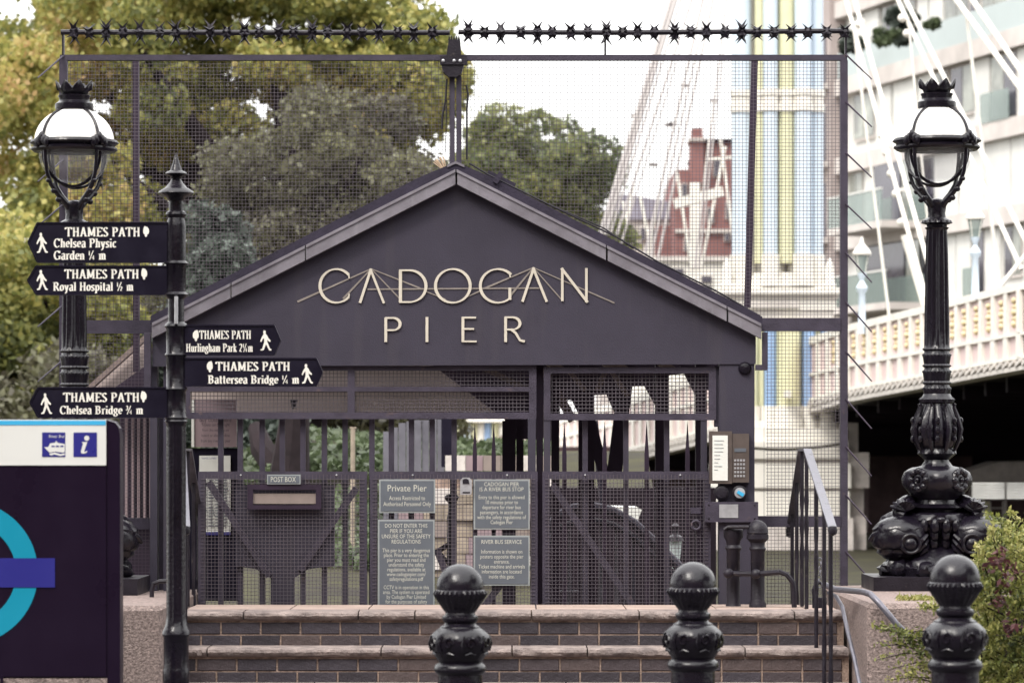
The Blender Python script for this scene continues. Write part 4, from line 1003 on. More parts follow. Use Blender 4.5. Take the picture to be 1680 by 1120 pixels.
flat(m, [(81,743.5),(91,742),(100,744.5),(107,743),(107,746),(100,747.5),(90,745),(84,747)], TY, .0152)
m.build('boat_symbol', M_header, i1)
m = MB()
for k in range(3): m.pbox(84.5+7.3*k,730.5,89.5+7.3*k,733,TY-.0162,.0005)
m.build('boat_windows', M_navy, i1)
printed('print', ['River Bus'], M_header, i1, TY-.0152, X(94,TY), Z(713,TY), .017, 25/F*TY)
ic2 = MB(); ic2.pbox(120.5,709,159,749,TY-.014,.002); i2 = ic2.build('information_symbol_panel', M_navy, ts)
m = MB(); flat(m, ar(143,718.5,4.2,4.2,0,345,22), TY, .0152); flat(m, [(134,725),(144,724.5),(139,739),(139.5,741),(144,739),(143,742),(138,744),(134,743),(133.5,740),(137,727)], TY, .0152); m.build('letter_i', M_header, i2)
# cobwebby scratch wire at corner
m = MB(); m.tube([at(172,687,TY-.01), at(190,693,TY-.01), at(198,702,TY-.01)], .0012, 5); m.build('corner_seam', M_silver, ts)

# ================================================================== BOLLARDS
def bollard(label, px, ytop, Y):
    s = Y/F*1.0; s = 14.5/F; zt = Z(ytop, Y)
    t = thing('bollard', label, 'bollard', (X(px,Y),Y,0), 'ball topped black bollards in front of the steps')
    z = lambda y: zt-(y-924)*s
    def lt(nm, pr, n=64):
        m = MB(); m.lathe([((p_[0]*s, z(p_[1]))+tuple(p_[2:])) for p_ in pr], (X(px,Y),Y,0), n); return m.build(nm, M_iron_gloss, t, True)
    lt('ball', [(30,968)]+[(39*math.cos(R(a)), 963-39*math.sin(R(a))) for a in range(-8,90,7)]+[(.6,924)], 40)
    lt('rope_collar', [(30,967),(38,966),(41,968,32,.015),(43,973,32,.045),(40,979,32,.04),(36,986,20,.03),(29,997,20,.03),(24,1004,20,.015),(24,1008)][::-1], 120)
    lt('neck', [(24,1004),(25,1008),(29,1010),(30,1014),(28,1019),(25,1021),(27,1024),(33,1027),(34,1030)][::-1], 40)
    lt('urn', [(32,1028),(38,1032),(46,1040,8,.02),(49,1050,8,.035),(48,1060,8,.035),(43,1072,8,.02),(37,1082),(34,1088)][::-1], 64)
    for i in range(8):
        a = R(-90+45*i+22.5); ca, sa = math.cos(a), math.sin(a); c = Vector((X(px,Y)+47.3*s*ca, Y+47.3*s*sa, z(1054)))
        q = MB(); q.tube([(9*s*math.cos(w_)*(1-w_/9), -0.5*s, 11*s*math.sin(w_)*(1-w_/9)) for w_ in [x_*.5 for x_ in range(14)]], [2.1*s]*14, 6); q.tube([(-14*s,1*s,-13*s),(-15.5*s,-1*s,0),(-11*s,0.5*s,13*s)],[1.4*s,2.4*s,1.2*s],6); q.tube([(-9*s,2*s,-18*s),(0,1*s,-15*s),(9*s,2*s,-18*s)],[1.4*s,2*s,1.4*s],6)
        q.v = [(x*-sa-y*ca+c.x, x*ca-y*sa+c.y, w+c.z) for x,y,w in q.v]; q.build('scroll_ornament', M_iron_gloss, t, True)
    lt('column', [(33,1084),(41,1090),(43,1095),(43,1099),(40,1103),(37,1106),(37,1120),(38,1300),(46,1310),(46,1424)][::-1], 40)
    return t
bollard('ball topped bollard, leftmost of three, in front of the post box notices', 755, 924, 14.5)
bollard('ball topped bollard in the middle of three, in front of the right gate', 1137, 921, 14.76)
bollard('ball topped bollard at the right beside the cotoneaster bush', 1567, 909, 13.75)

# ================================================================== SUSPENSION BRIDGE
br = thing('suspension_bridge', 'cream, pink and blue suspension bridge with striped column tower and white stays', 'bridge', (12,60,0))
KP = [640,700,900,1035,1140,1392,1680,1900,2300]
KY = [120,112,92,82,76,60,46,39,30]
KT = [735,728,690,655,620,535,465,425,370]
KM = [758,752,722,690,662,600,547,515,470]
KB = [792,788,778,757,732,660,607,575,520]
def kdir(px):
    a = at(px-6, 700, np.interp(px-6,KP,KY)); c = at(px+6, 700, np.interp(px+6,KP,KY)); d = Vector((c.x-a.x, c.y-a.y, 0)).normalized()
    n = Vector((d.y, -d.x, 0));  v = Vector(((px-840)/F, 1, 0)).normalized()
    if n.dot(v) > 0: n = -n
    return d, n, max(.08, abs(d.x*v.y-d.y*v.x))
def kb(px): return (np.interp(px,KP,KY), np.interp(px,KP,KT), np.interp(px,KP,KM), np.interp(px,KP,KB))
def strip(name, f0, f1, proud, m, par, thick=.1, step=24, x0=660, x1=2280):
    mb = MB(); ps_ = list(range(x0, x1+1, step)); vs = []
    for px in ps_:
        Y = kb(px)[0]; N = kdir(px)[1]; a = at(px, f0(px), Y)+N*proud; c = at(px, f1(px), Y)+N*proud
        vs += [a, c, c-N*thick, a-N*thick]
    n = len(ps_); fs = []
    for i in range(n-1):
        for k in range(4): fs.append((4*i+k, 4*i+(k+1)%4, 4*(i+1)+(k+1)%4, 4*(i+1)+k))
    fs = [f[::-1] for f in fs]
    return mb.add(vs, fs).build(name, m, par)
T = lambda px: kb(px)[1]; Mm = lambda px: kb(px)[2]; B = lambda px: kb(px)[3]
girder = strip('girder_panel', lambda p: T(p)+6, lambda p: B(p)-14, 0, M_pink, br, .3)
strip('top_rail', lambda p: T(p)-2, lambda p: T(p)+10, .05, M_white, girder, .3)
strip('middle_rail', lambda p: Mm(p)-2.5, lambda p: Mm(p)+2.5, .05, M_white, girder, .1)
strip('bottom_rail', lambda p: B(p)-24, lambda p: B(p)-19, .05, M_white, girder, .1)
strip('cornice', lambda p: B(p)-7, lambda p: B(p), .07, M_offwhite, girder, .3)
px = 880.0
while px < 1800:
    Y, a, c, d = kb(px); s = Y/F; D, N, sf = kdir(px); w = 4.2*(60/Y)*s/sf
    m = MB(); m.bar(at(px,a+10,Y)+N*.02, at(px,c-2,Y)+N*.02, w, .05, up=N); m.build('rib', M_white, girder)
    m = MB(); m.bar(at(px,c+2,Y)+N*.02, at(px,d-22,Y)+N*.02, w*1.25, .05, up=N); m.build('rib', M_white, girder)
    st = 18*(56/Y)
    pm = px+st/2; Y, a, c, d = kb(pm); s = Y/F
    if px > 1350:
        m = MB(); h = (c-a)
        for k, (q, w_) in enumerate(((.30,.10),(.42,.18),(.54,.12),(.66,.2),(.78,.1))):
            b0 = len(m.v); m.sphere((0,0,0), w_*h*.34*s/sf, .03, h*.07*s, 8, 6); cc = at(pm+(1.4 if k % 2 else -1.4),a+h*q,Y)
            for i_ in range(b0, len(m.v)):
                v = m.v[i_]; q_ = cc+D*v[0]+N*v[1]; m.v[i_] = (q_.x, q_.y, cc.z+v[2])
        m.build('ornament', M_gold, girder, True)
    for k in (0,.5):
        q = px+st*k; Yq, _, _, dq = kb(q); m = MB(); sq = Yq/F; Y2 = np.interp(q+st*.32,KP,KY)
        m.bar(at(q-2,dq-8,Yq)+N*.03, at(q+st*.32,dq-18,Y2)+N*.03, 6*sq, .08, up=N); m.build('dentil', M_offwhite, girder)
    px += st
# deck slab underside and cross girders, coloured near-black for their shade (the deck lies on the far side of this girder)
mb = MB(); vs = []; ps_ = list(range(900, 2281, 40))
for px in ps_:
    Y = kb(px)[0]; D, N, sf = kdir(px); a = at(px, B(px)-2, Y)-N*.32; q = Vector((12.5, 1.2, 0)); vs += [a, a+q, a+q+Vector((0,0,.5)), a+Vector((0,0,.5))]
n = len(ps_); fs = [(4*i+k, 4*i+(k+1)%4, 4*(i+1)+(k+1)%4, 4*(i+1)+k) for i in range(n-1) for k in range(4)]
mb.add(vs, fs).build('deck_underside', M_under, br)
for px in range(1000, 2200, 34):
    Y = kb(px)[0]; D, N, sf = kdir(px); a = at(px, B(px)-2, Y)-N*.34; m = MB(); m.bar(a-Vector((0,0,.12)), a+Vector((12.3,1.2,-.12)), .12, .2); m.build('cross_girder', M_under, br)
# tower
TW = 64.0
tower = bpy.data.objects.new('tower', None); COL.objects.link(tower); tower.parent = br; tower.location = Vector((X(1275,TW),TW,0))-wloc(br)
def tl(name, px, rpx, y0, y1, m, dY=0, n=20):
    s = TW/F; q = MB(); q.lathe([(rpx*s, Z(y1,TW)),(rpx*s, Z(y0,TW))], (X(px,TW), TW+dY, 0), n); q.build(name, m, tower, True)
tcols = [(1217,16,M_blue_l,.1),(1247,9,M_yellow,0),(1263,12,M_blue_l,-.15),(1290,14,M_yellow,-.05),(1316,14,M_blue_l,-.18),(1338,13,M_blue_l,.05),(1233,9,M_white,.25),(1277,8,M_white,.12),(1303,8,M_white,.12)]
for px, r_, m_, dY in tcols:
    tl('column', px, r_, -330, 148, m_, dY); tl('column', px, r_, 184, 432, m_, dY)
    tl('band', px, r_+3, 148, 158, M_white, dY); tl('band', px, r_+1, 158, 172, M_white, dY); tl('band', px, r_+3, 172, 184, M_white, dY)
    tl('base_moulding', px, r_+3, 418+ (30 if m_ is M_yellow else 0), 452, M_white, dY)
    tl('base_moulding', px, r_+6, 452, 470, M_white, dY)
q = MB(); q.pbox(1205,-330,1345,470,TW+.2,.5); q.build('core', M_white, tower)
def tb(name, x0,y0,x1,y1,m=M_white,dY=0,t=1.6):
    q = MB(); q.pbox(x0,y0,x1,y1,TW-.3+dY,t); q.build(name, m, tower)
tb('plinth_block', 1196,462,1352,476,dY=.1); tb('cornice', 1176,472,1380,482,dY=-.1); tb('cornice', 1180,482,1376,489,M_offwhite,dY=0); tb('frieze', 1186,489,1372,508,dY=.05); tb('frieze_panel', 1230,492,1310,505,M_offwhite,dY=.0,t=.1)
tb('frieze_foot', 1190,508,1368,525,M_offwhite,dY=.1)
for px in (1191,1359):
    q = MB(); s = TW/F; q.lathe([(9*s,Z(474,TW)),(11*s,Z(470,TW)),(8*s,Z(462,TW)),(7*s,Z(440,TW)),(5*s,Z(432,TW)),(2*s,Z(427,TW)),(.3*s,Z(424,TW))], (X(px,TW),TW-.25,0), 10); q.build('pinnacle', M_white, tower, True)
for px, r_, m_, dY in ((1250,10,M_yellow,.1),(1264,11,M_blue,-.05),(1293,20,M_yellow,-.1),(1326,11,M_blue,-.05),(1341,8,M_yellow,.1),(1360,14,M_blue,-.02),(1208,16,M_blue,0),(1230,14,M_yellow,0)):
    tl('lower_column', px, r_, 525, 668, m_, dY)
    tl('lower_base', px, r_+5, 666, 690, M_white, dY); tl('lower_base', px, r_+9, 690, 702, M_white, dY)
q = MB(); q.pbox(1205,525,1372,700,TW+.15,.5); q.build('core', M_offwhite, tower)
q = MB(); q.pbox(1287,640,1298,652,TW-.62,.2); q.build('wall_box', M_white, tower)
q = MB(); q.pbox(1341,598,1380,655,TW-.75,.5); q.build('cabinet', M_facade, tower)
q = MB(); q.pbox(1336,657,1382,662,TW-.8,.6); q.build('cabinet_shelf', M_under, tower)
for x0,y0,x1,y1,m_,d in ((1190,702,1384,724,M_white,-.3),(1180,724,1392,752,M_white,-.5),(1200,752,1385,760,M_offwhite,-.35),(1176,760,1396,800,M_white,-.55),(1190,800,1388,806,M_offwhite,-.4),(1176,806,1394,850,M_white,-.55),(1170,850,1400,940,M_stone,-.6),(1160,940,1410,1130,M_darkwall,-.5),
                     (1380,692,1408,742,M_stone,-.0),(1380,742,1426,800,M_stone,-.35),(1380,800,1417,846,M_stone,-.15),(1380,846,1421,942,M_stone,-.3),(1380,942,1440,1130,M_darkwall,-.25)):
    tb('pier_course', x0,y0,x1,y1,m_,dY=d,t=2.4)
m = MB(); m.tube([at(1182+k*10.5, 728+9*math.sin(math.pi*k/19), TW-1.0) for k in range(20)], .03, 6); m.build('draped_rope', M_earth, tower, True)
# stays, hangers
def stay(name, x0,y0,x1,y1,w,m=M_white,Y0=TW,Y1=None,lab=None):
    Y1 = Y1 or Y0; a = at(x0,y0,Y0); c = at(x1,y1,Y1); q = MB(); q.tube([a, a.lerp(c,.5), c], w*.5*Y0/F, 8); q.build(name, m, br, True)
def ext(x0,y0,x1,y1,yt=-320): k = (x1-x0)/(y1-y0); return (x0+(yt-y0)*k, yt, x1, y1)
for (x0,y0,x1,y1,w) in ((1101,0,985,385,8),(1108,0,993,385,8),(1117,0,1001,385,4),(1135,0,1012,385,4.5),(1141,0,1019,400,3),(1153,0,1058,420,5),(1162,0,1066,430,4),(1170,0,1076,440,4.5),(1192,0,1140,440,4),(1197,0,1146,440,3)):
    stay('stay_cable', *ext(x0,y0,x1,y1), w, M_cablegrey, 68, 66)
for (x0,y0,x1,y1) in ((1110,280,1133,430),(1182,228,1203,390),(1050,322,1066,400),(1171,170,1140,440),(1190,240,1150,440),(1022,330,1034,400),(1040,300,1022,400),(1085,300,1060,430)): stay('hanger', x0,y0,x1,y1,5,M_white,82)
for x_,y_ in ((1042,190),(1072,270),(1098,205),(1104,203),(1124,140),(1172,165)):
    m = MB(); m.bar(at(x_-7,y_,67), at(x_+7,y_+1,67), .07); m.build('cable_spacer', M_cablegrey, br)
m = MB(); m.bar(at(1106,335,80), at(1186,314,80), .22, .3, up=(0,1,0)); m.build('cross_beam', M_white, br)
m = MB(); m.bar(at(1160,262,82.6), at(1203,258,82.6), .07, .2, up=(0,1,0)); m.build('cross_beam', M_white, br)
m = MB(); m.bar(at(1140,300,81.3), at(1140,440,81.3), .22, .3, up=(0,1,0)); m.build('cross_beam', M_white, br)
for (x0,y0,x1,y1,w) in ((1388,0,1519,488,7),(1402,0,1523,434,7),(1473,0,1676,442,7),(1486,0,1690,410,7),(1569,0,1700,181,9),(1595,0,1720,183,9)):
    stay('stay_cable', *ext(x0,y0,x1,y1), w, M_white, 60, 54)
for (x0,y0,x1,y1,w) in ((1400,40,1460,530,5),(1490,30,1535,500,4),(1586,28,1640,475,5.5),(1624,338,1641,470,5)): stay('hanger', x0,y0,x1,y1,w,M_white,56)
stay('hanger', 1482,386,1522,520,10,M_white,56); stay('strut', 1638,474,1690,410,8,M_white,52)
for x_,y_ in ((1447,222),(1454,250),(1462,285),(1470,318),(1478,365),(1410,40),(1480,30),(1488,55)):
    m = MB(); m.sphere(at(x_,y_,57), .07, n=8, m=6); m.build('cable_clamp', M_white, br, True)
for a,b_,c,d in ((1475,312,1486,310),(1615,292,1627,290),(1412,36,1418,34)):
    m = MB(); m.bar(at(a,b_,57), at(c,d,57), .06); m.build('cable_spacer', M_white, br)
# far tower base seen through the gates
ft = bpy.data.objects.new('far_tower', None); COL.objects.link(ft); ft.parent = br; ft.location = Vector((X(795,100),100,0))-wloc(br)
for k, (px, m_) in enumerate(((755,M_yellow),(766,M_blue_l),(777,M_yellow),(789,M_white),(800,M_blue),(812,M_yellow),(824,M_white),(835,M_blue_l))):
    q = MB(); q.lathe([(7*100/F, Z(736,100)),(7*100/F, Z(650,100))], (X(px,100),100,0), 14); q.build('column', m_, ft, True)
q = MB(); q.pbox(742,700,842,736,100.1,1); q.build('core', M_offwhite, ft)
q = MB(); q.pbox(740,684,846,692,99.6,1.2); q.build('band', M_white, ft)
q = MB(); q.pbox(744,736,846,742,99.5,1.5); q.build('ledge', M_under, ft)
# bridge lamps
def blamp(px, yt, yb, Y, label):
    t = thing('bridge_lamp', label, 'street lamp', at(px,yb,Y), 'white lanterns on the bridge parapet'); s = (yb-yt)/148*Y/F; z = lambda y: Z(yt,Y)-y*s
    def q(nm, pr, m_, n=16): b_ = MB(); b_.lathe([(r*s,z(y)) for r,y in pr], (X(px,Y),Y,0), n); return b_.build(nm, m_, t, True)
    q('roof', [(14,29),(15,26),(10,18),(5,13),(3,9),(2.2,3),(.4,0)], M_white); q('lantern_glass', [(7,56),(12,29)], M_balglass)
    q('shaft', [(7,150),(6,148),(5,88),(8,84),(9,79),(5,72),(3,68),(6,60),(7,56),(5,55)], M_blue_l)
    for i in range(4):
        a = R(45+90*i); b_ = MB(); b_.bar((X(px,Y)+7*s*math.cos(a),Y+7*s*math.sin(a),z(56)),(X(px,Y)+12*s*math.cos(a),Y+12*s*math.sin(a),z(29)),1.1*s); b_.build('frame_bar', M_white, t)
blamp(1414, 388, 545, 58.5, 'white bridge lantern just right of the fence post')
blamp(1600, 329, 488, 49.5, 'white bridge lantern right of the big dolphin lamp')

# under the bridge: far river wall in shadow, pale railings beyond
w = thing('river_wall', 'dark brown river wall in the shadow under the bridge', 'wall', (12,78,0))
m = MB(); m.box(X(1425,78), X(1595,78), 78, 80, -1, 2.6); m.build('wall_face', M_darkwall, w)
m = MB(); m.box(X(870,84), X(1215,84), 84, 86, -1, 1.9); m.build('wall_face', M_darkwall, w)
m = MB(); m.box(X(1395,74), X(2300,74), 95, 96, 1.35, 4.2); m.build('shade_sheet', M_under, w)  # flat sheet with the under-bridge shade put into its colour
w = thing('quay_shed', 'pale railed landing stage with yellow door under the far end of the bridge', 'landing stage', (X(1640,70),70,0))
m = MB(); m.pprism([(1585,790),(1585,775),(1640,757),(1900,752),(1900,790)], 70, 2); m.build('roof', M_stone, w)
m = MB(); m.pbox(1585,820,1900,1000,71,2); m.build('back_wall', M_darkwall, w)
for k in range(8):
    m = MB(); m.pbox(1588,785+k*4.6,1900,787.2+k*4.6,69.9,.03); m.build('rail', M_stone, w)
for px in (1650,1760,1860):
    m = MB(); m.pbox(px-1.5,785,px+1.5,1000,69.85,.03); m.build('upright', M_stone, w)
m = MB(); m.pbox(1612,822,1624,880,70.9,.08); m.build('door', M_yellow, w)
m = MB()
for r in ((1624,822,1626,905),(1645,822,1647,905)): m.pbox(*r,70.5,.05)
for k in range(5): m.pbox(1626,832+k*17,1645,834+k*17,70.5,.05)
m.build('ladder', M_facade, w)

# ================================================================== BUILDINGS
# apartment block, receding to the left
th = math.atan2(.9646,-.2637)
ab = thing('apartment_block', 'pale apartment block with stone bands, glazed balconies and roof planting behind the bridge stays', 'building', (21.68,100,0))
ab.rotation_euler = (0,0,th)
def lb(name, x0,x1,y0,y1,z0,z1,m,par=None):
    q = MB(); q.box(x0,x1,y0,y1,z0,z1); me = bpy.data.meshes.new(name); me.from_pydata(q.v,[],q.f); me.materials.append(m)
    o = bpy.data.objects.new(name, me); COL.objects.link(o); o.parent = par or ab; return o
lb('wall', 0,35.4,-9,-.35,-1,26,M_panel)
lb('brown_wall', 35.4,44,-9,.3,-1,26,M_brownwall)
floors = [1.3,4.24,7.17,10.1,13.0,15.95,18.9,21.8]
rg = random.Random(11)
for fi, zf in enumerate(floors):
    if fi > 0: lb('stone_band', 0,35.4,-.4,.12,zf-.62,zf,M_facade)
    if fi == 5: lb('parapet_glass', 0,35.2,.0,.06,zf+.02,zf+1.0,M_parglass)
    u = .4
    while u < 34.5:
        wd = rg.choice((1.0,1.5,2.2,1.3)); kind = rg.choice(('p','w','w','d','p2')); z0, z1 = zf+.02, zf+2.3
        if u+wd > 35: break
        if fi >= 5: z1 = zf+2.3
        if kind in ('w','d'):
            f = lb('window', u,u+wd,-.36,-.22,z0+(.0 if kind=='d' else .5),z1,M_facade)
            lb('pane', u+.08,u+wd/2-.04,-.21,-.19,z0+.1+(.0 if kind=='d' else .5),z1-.08,M_win if kind=='w' else M_windark,f)
            lb('pane', u+wd/2+.04,u+wd-.08,-.21,-.19,z0+.1+(.0 if kind=='d' else .5),z1-.08,M_windark if rg.random()<.5 else M_win,f)
            if kind == 'd' and rg.random() < .8 and fi != 5: lb('balcony_glass', u-.1,u+wd+.1,.13,.16,zf,zf+1.0,M_balglass)
        else:
            lb('cladding_panel', u+.02,u+wd-.02,-.36,-.16,z0,z1,M_panel)
        u += wd+rg.choice((.05,.12,.25))
# protruding balconies on two floors
for zf, u0, u1 in ((10.1,27.0,32.4),(7.17,26.6,33.6)):
    bl = lb('balcony', u0,u1,.12,1.5,zf-.25,zf,M_facade)
    lb('glass', u0,u1,1.46,1.5,zf,zf+1.1,M_balglass,bl); lb('rail', u0,u1,1.44,1.52,zf+1.1,zf+1.16,M_panel,bl); lb('opening', u0+1.6,u1-1.2,.125,.15,zf+.01,zf+2.25,M_windark,bl)
    lb('opening', u0+.2,u0+1.4,.125,.15,zf+.01,zf+2.25,M_win,bl)
for k in range(5):
    zf = floors[k+1]-.1; bl = lb('balcony', 35.5,37.2,.3,1.2,zf-.2,zf,M_facade); lb('glass', 35.5,37.2,1.16,1.2,zf,zf+1,M_balglass,bl); lb('window', 35.8,37.1,.3,.34,zf+.05,zf+2.1,M_windark,bl)
# roof-terrace planting on the apartment block
def shrub(label, px, py, rx, ry, Y, n, size, lmx, seed, cat='shrub', name='terrace_shrub'):
    t = thing(name, label, cat, at(px,py+ry,Y)); pts, _ = clumps([pell(px,py,rx,ry,Y,rx/F*Y)], 14, rx/F*Y*.5, n, seed); leafcloud('foliage', lmx, t, pts, size, seed); return t
shrub('dark rounded shrub on the upper terrace of the apartment block', 1478,38,26,32,122,1800,.22,L_cedar,21)
shrub('small light green shrub at the foot of the dark terrace shrub', 1450,62,18,12,121,700,.2,L_ivy,22)
shrub('dark shrub on the terrace beside the top corner of the fence', 1395,68,18,28,129,1200,.22,L_cedar,23)
shrub('low green plant on the terrace right of the dark shrub', 1530,40,14,8,119,400,.18,L_ivy,24)
# red brick house
rb_ = thing('brick_house', 'red brick house with tall chimney behind the left bridge stays', 'house', at(1150,440,150))
def bb(par, name, x0,y0,x1,y1,Y,t,m): q = MB(); q.pbox(x0,y0,x1,y1,Y,t); return q.build(name, m, par)
bb(rb_,'wall',1108,278,1240,900,150,12,M_redbrick); bb(rb_,'upper_wall',1152,232,1240,278,150,12,M_redbrick); 
c_ = bb(rb_,'chimney',1134,222,1154,300,149.5,2,M_redbrick); bb(c_,'chimney_cap',1131,226,1157,231,149.3,2.4,M_offwhite); bb(c_,'chimney_pot',1136,210,1153,222,149.8,1.4,M_redbrick)
bb(rb_,'parapet',1150,228,1240,233,149.8,12,M_under); bb(rb_,'stone_band',1108,376,1240,382,149.8,.3,M_offwhite)
for x0,y0,x1,y1 in ((1118,300,1128,330),(1170,262,1184,290),(1188,382,1198,396),(1122,390,1134,412),(1160,340,1172,366),(1190,330,1199,360)):
    f = bb(rb_,'window',x0,y0,x1,y1,149.85,.2,M_offwhite); bb(f,'pane',x0+1.5,y0+1.5,x1-1.5,y1-1.5,149.8,.03,M_windark)
gh = thing('slate_roofed_house', 'low house with grey slate roof left of the red brick house', 'house', at(1060,430,155))
q = MB(); q.pprism([(990,345),(1020,318),(1095,330),(1108,350),(1108,360),(990,360)],155,10); q.build('roof', M_greyroof, gh)
bb(gh,'wall',985,360,1108,900,155.2,10,M_facade); 
for x0 in (1030,1050,1070,1088):
    f = bb(gh,'window',x0,372,x0+10,395,155.0,.2,M_offwhite); bb(f,'pane',x0+1.5,374,x0+8.5,393,154.95,.03,M_windark)
bb(gh,'red_gable',1000,385,1020,430,154.9,.5,M_redbrick); bb(gh,'red_gable',1075,370,1108,425,154.9,.5,M_redbrick)
wh = thing('white_house', 'white rendered house below the red brick house', 'house', at(1140,480,130))
bb(wh,'wall',1040,425,1240,900,130,10,M_white); bb(wh,'stone_band',1040,420,1240,428,129.8,.5,M_offwhite)
for x0,y0,x1,y1 in ((1150,452,1168,464),(1150,468,1168,480),(1102,440,1122,450),(1085,434,1098,446)):
    f = bb(wh,'window',x0,y0,x1,y1,129.9,.2,M_offwhite); bb(f,'pane',x0+1,y0+1,x1-1,y1-1,129.85,.03,M_windark)

# ================================================================== GARDEN BEYOND THE GATES
# sloping bed
mb = MB(); nx, ny = 40, 16; vs = []
for j in range(ny+1):
    for i in range(nx+1):
        x = -9+10.4*i/nx; y = 26+14*j/ny; z = .0+(1.62)*min(1,(y-26)/11)**.9+.12*math.sin(x*1.3+y)*.6+(.22*max(0,1-abs(x+2.0)/1.6) if y > 34 else 0)
        vs.append((x,y,z))
mb.add(vs, [(j*(nx+1)+i, j*(nx+1)+i+1, (j+1)*(nx+1)+i+1, (j+1)*(nx+1)+i) for j in range(ny) for i in range(nx)])
o = mb.build('garden_bank', M_earth, None, True, kind='structure')
rgn = np.random.default_rng(4); P = []
for _ in range(26000):
    x = rgn.uniform(-4.2,0.4); y = rgn.uniform(30,40); z = 1.62*min(1,(y-26)/11)**.9+.072*math.sin(x*1.3+y)+(.22*max(0,1-abs(x+2.0)/1.6) if y > 34 else 0)
    if math.sin(x*2.1)*math.cos(y*1.3)+rgn.normal()*.5 > -.35: P.append((x,y,z+rgn.uniform(0,.12)))
o = leafcloud('ground_cover', L_ivy, None, P, .09, 9, .8, kind='stuff')
gw = thing('garden_wall', 'slate grey garden wall behind the bars of the middle gate', 'wall', at(690,780,32))
for k in range(9):
    x0 = 628+k*12.7; yt = np.interp(x0+6,[628,660,690,742],[712,694,688,688]); m = MB(); m.pbox(x0+.5,yt+random.uniform(-1,1),x0+12.2,1000,31.8+random.uniform(0,.03),.05); m.build('plank', M_slate, gw)
m = MB(); m.pbox(724,686,748,766,31.5,.2); m.build('dark_pier', M_arm, gw)
gw = thing('stone_wall', 'beige stone wall below the far striped tower, seen through the middle gate', 'wall', at(800,1000,30))
for k in range(9):
    x = 655+rg.uniform(-4,4)
    while x < 905:
        wd = rg.uniform(28,50); m = MB(); y0 = 746+k*27; m.pbox(x+.8,y0+.8,min(x+wd,908),y0+26,30+rg.uniform(-.03,.03),.3)
        if y0 > 746+27 or x > 720: m.build('stone', rg.choice((M_beige,M_beige,M_stone,M_tan,M_mauve)), gw)
        x += wd
m = MB(); m.pbox(656,775,908,1000,30.1,.3); m.build('backing', M_mortar, gw)
st = thing('garden_stake', 'thin pale wooden stake standing in the green garden bank', 'stake', at(580,780,31))
m = MB(); m.tube([at(578,1000,31),at(579,700,31)], .02, 8); m.build('shaft', M_beige, st, True); m = MB(); m.tube([at(574,702,31),at(584,702,31)], .012, 6); m.build('cross_piece', M_beige, st)
mp = thing('mooring_post', 'dark capped iron post standing behind the middle gate', 'post', at(741,990,22.6))
m = MB(); s = 22.6/F; m.lathe([(9*s,Z(1130,22.6)),(8*s,Z(880,22.6)),(6*s,Z(860,22.6)),(8*s,Z(850,22.6)),(5*s,Z(835,22.6)),(5*s,Z(826,22.6)),(10*s,Z(820,22.6)),(12*s,Z(815,22.6)),(9*s,Z(811,22.6)),(3*s,Z(810,22.6)),(3*s,Z(775,22.6))], (X(741,22.6),22.6,0), 14); m.build('shaft', M_iron, mp, True)
m = MB(); m.tube([at(741,890,22.6),at(716,905,22.6),at(700,900,22.6)], .02, 6); m.tube([at(741,930,22.6),at(716,900,22.6)],.015,6); m.build('arm', M_iron, mp, True)
# gangway with arched rails behind right gate
ga = thing('gangway', 'dark arched gangway railing going down behind the right gate', 'gangway', at(980,990,24.5))
GA = 24.5
apx = [(898,870),(915,846),(940,834),(970,830),(1005,838),(1040,858),(1075,890),(1110,925),(1150,965)]
m = MB(); m.tube([at(a,b_,GA) for a,b_ in apx], .035, 8); m.build('top_chord', M_hut, ga, True)
m = MB(); m.tube([at(a,b_+22,GA) for a,b_ in apx], .022, 8); m.build('lower_chord', M_hut, ga, True)
for k, x_ in enumerate((912,935,955,968,985,1012,1040,1062,1085,1105)):
    yt = np.interp(x_, [a for a,_ in apx], [b_ for _,b_ in apx])+20; m = MB()
    m.pprism([(x_-5,1130),(x_-2.2,yt),(x_+2.2,yt),(x_+5,1130)], GA, .03); m.build('picket', M_rail if k % 3 else M_hut, ga)
m = MB(); m.pbox(905,968,960,971,GA-.05,.03); m.build('chain_bar', M_rail, ga)
m = MB(); m.pbox(885,800,1175,1130,27.5,.3); m.build('shade_backing', M_under, ga)  # near-black sheet added for the shade under the bridge
m = MB(); m.bar(at(975,690,25), at(990,830,25), .05,.1,up=(0,1,0)); m.build('tie', M_hut, ga)
wb = thing('white_locker', 'white box standing behind the right gate by the gangway', 'box', at(1020,862,26))
m = MB(); m.pprism([(966,829),(1045,831),(1053,836),(1050,843),(1043,866),(1028,850),(1026,843),(966,836)], 26, .4); m.build('body', M_paper, wb)
lt = thing('quay_lantern', 'small pale lantern seen low through the right gate', 'lantern', at(1108,930,26))
m = MB(); s = 26/F; m.lathe([(5*s,Z(932,26)),(9*s,Z(905,26)),(10*s,Z(890,26)),(13*s,Z(886,26))], (X(1108,26),26,0), 14); m.build('glass', M_parglass, lt, True)
m = MB(); m.lathe([(14*s,Z(887,26)),(12*s,Z(880,26)),(5*s,Z(876,26)),(4*s,Z(868,26)),(7*s,Z(862,26)),(2*s,Z(858,26))], (X(1108,26),26,0), 14); m.build('cap', M_iron, lt, True)
gb = thing('gangway_canopy', 'pale ribbed slope of the gangway canopy left of the shelter, behind the mesh', 'canopy', at(190,640,24))
m = MB(); m.pprism([(150,640),(214,580),(244,556),(244,640)], 24, .1); m.build('side_panel', M_soffit, gb)
m = MB(); m.bar(at(148,636,23.9), at(246,548,23.9), .03,.12,up=(0,1,0)); m.build('edge_trim', M_rafter, gb)
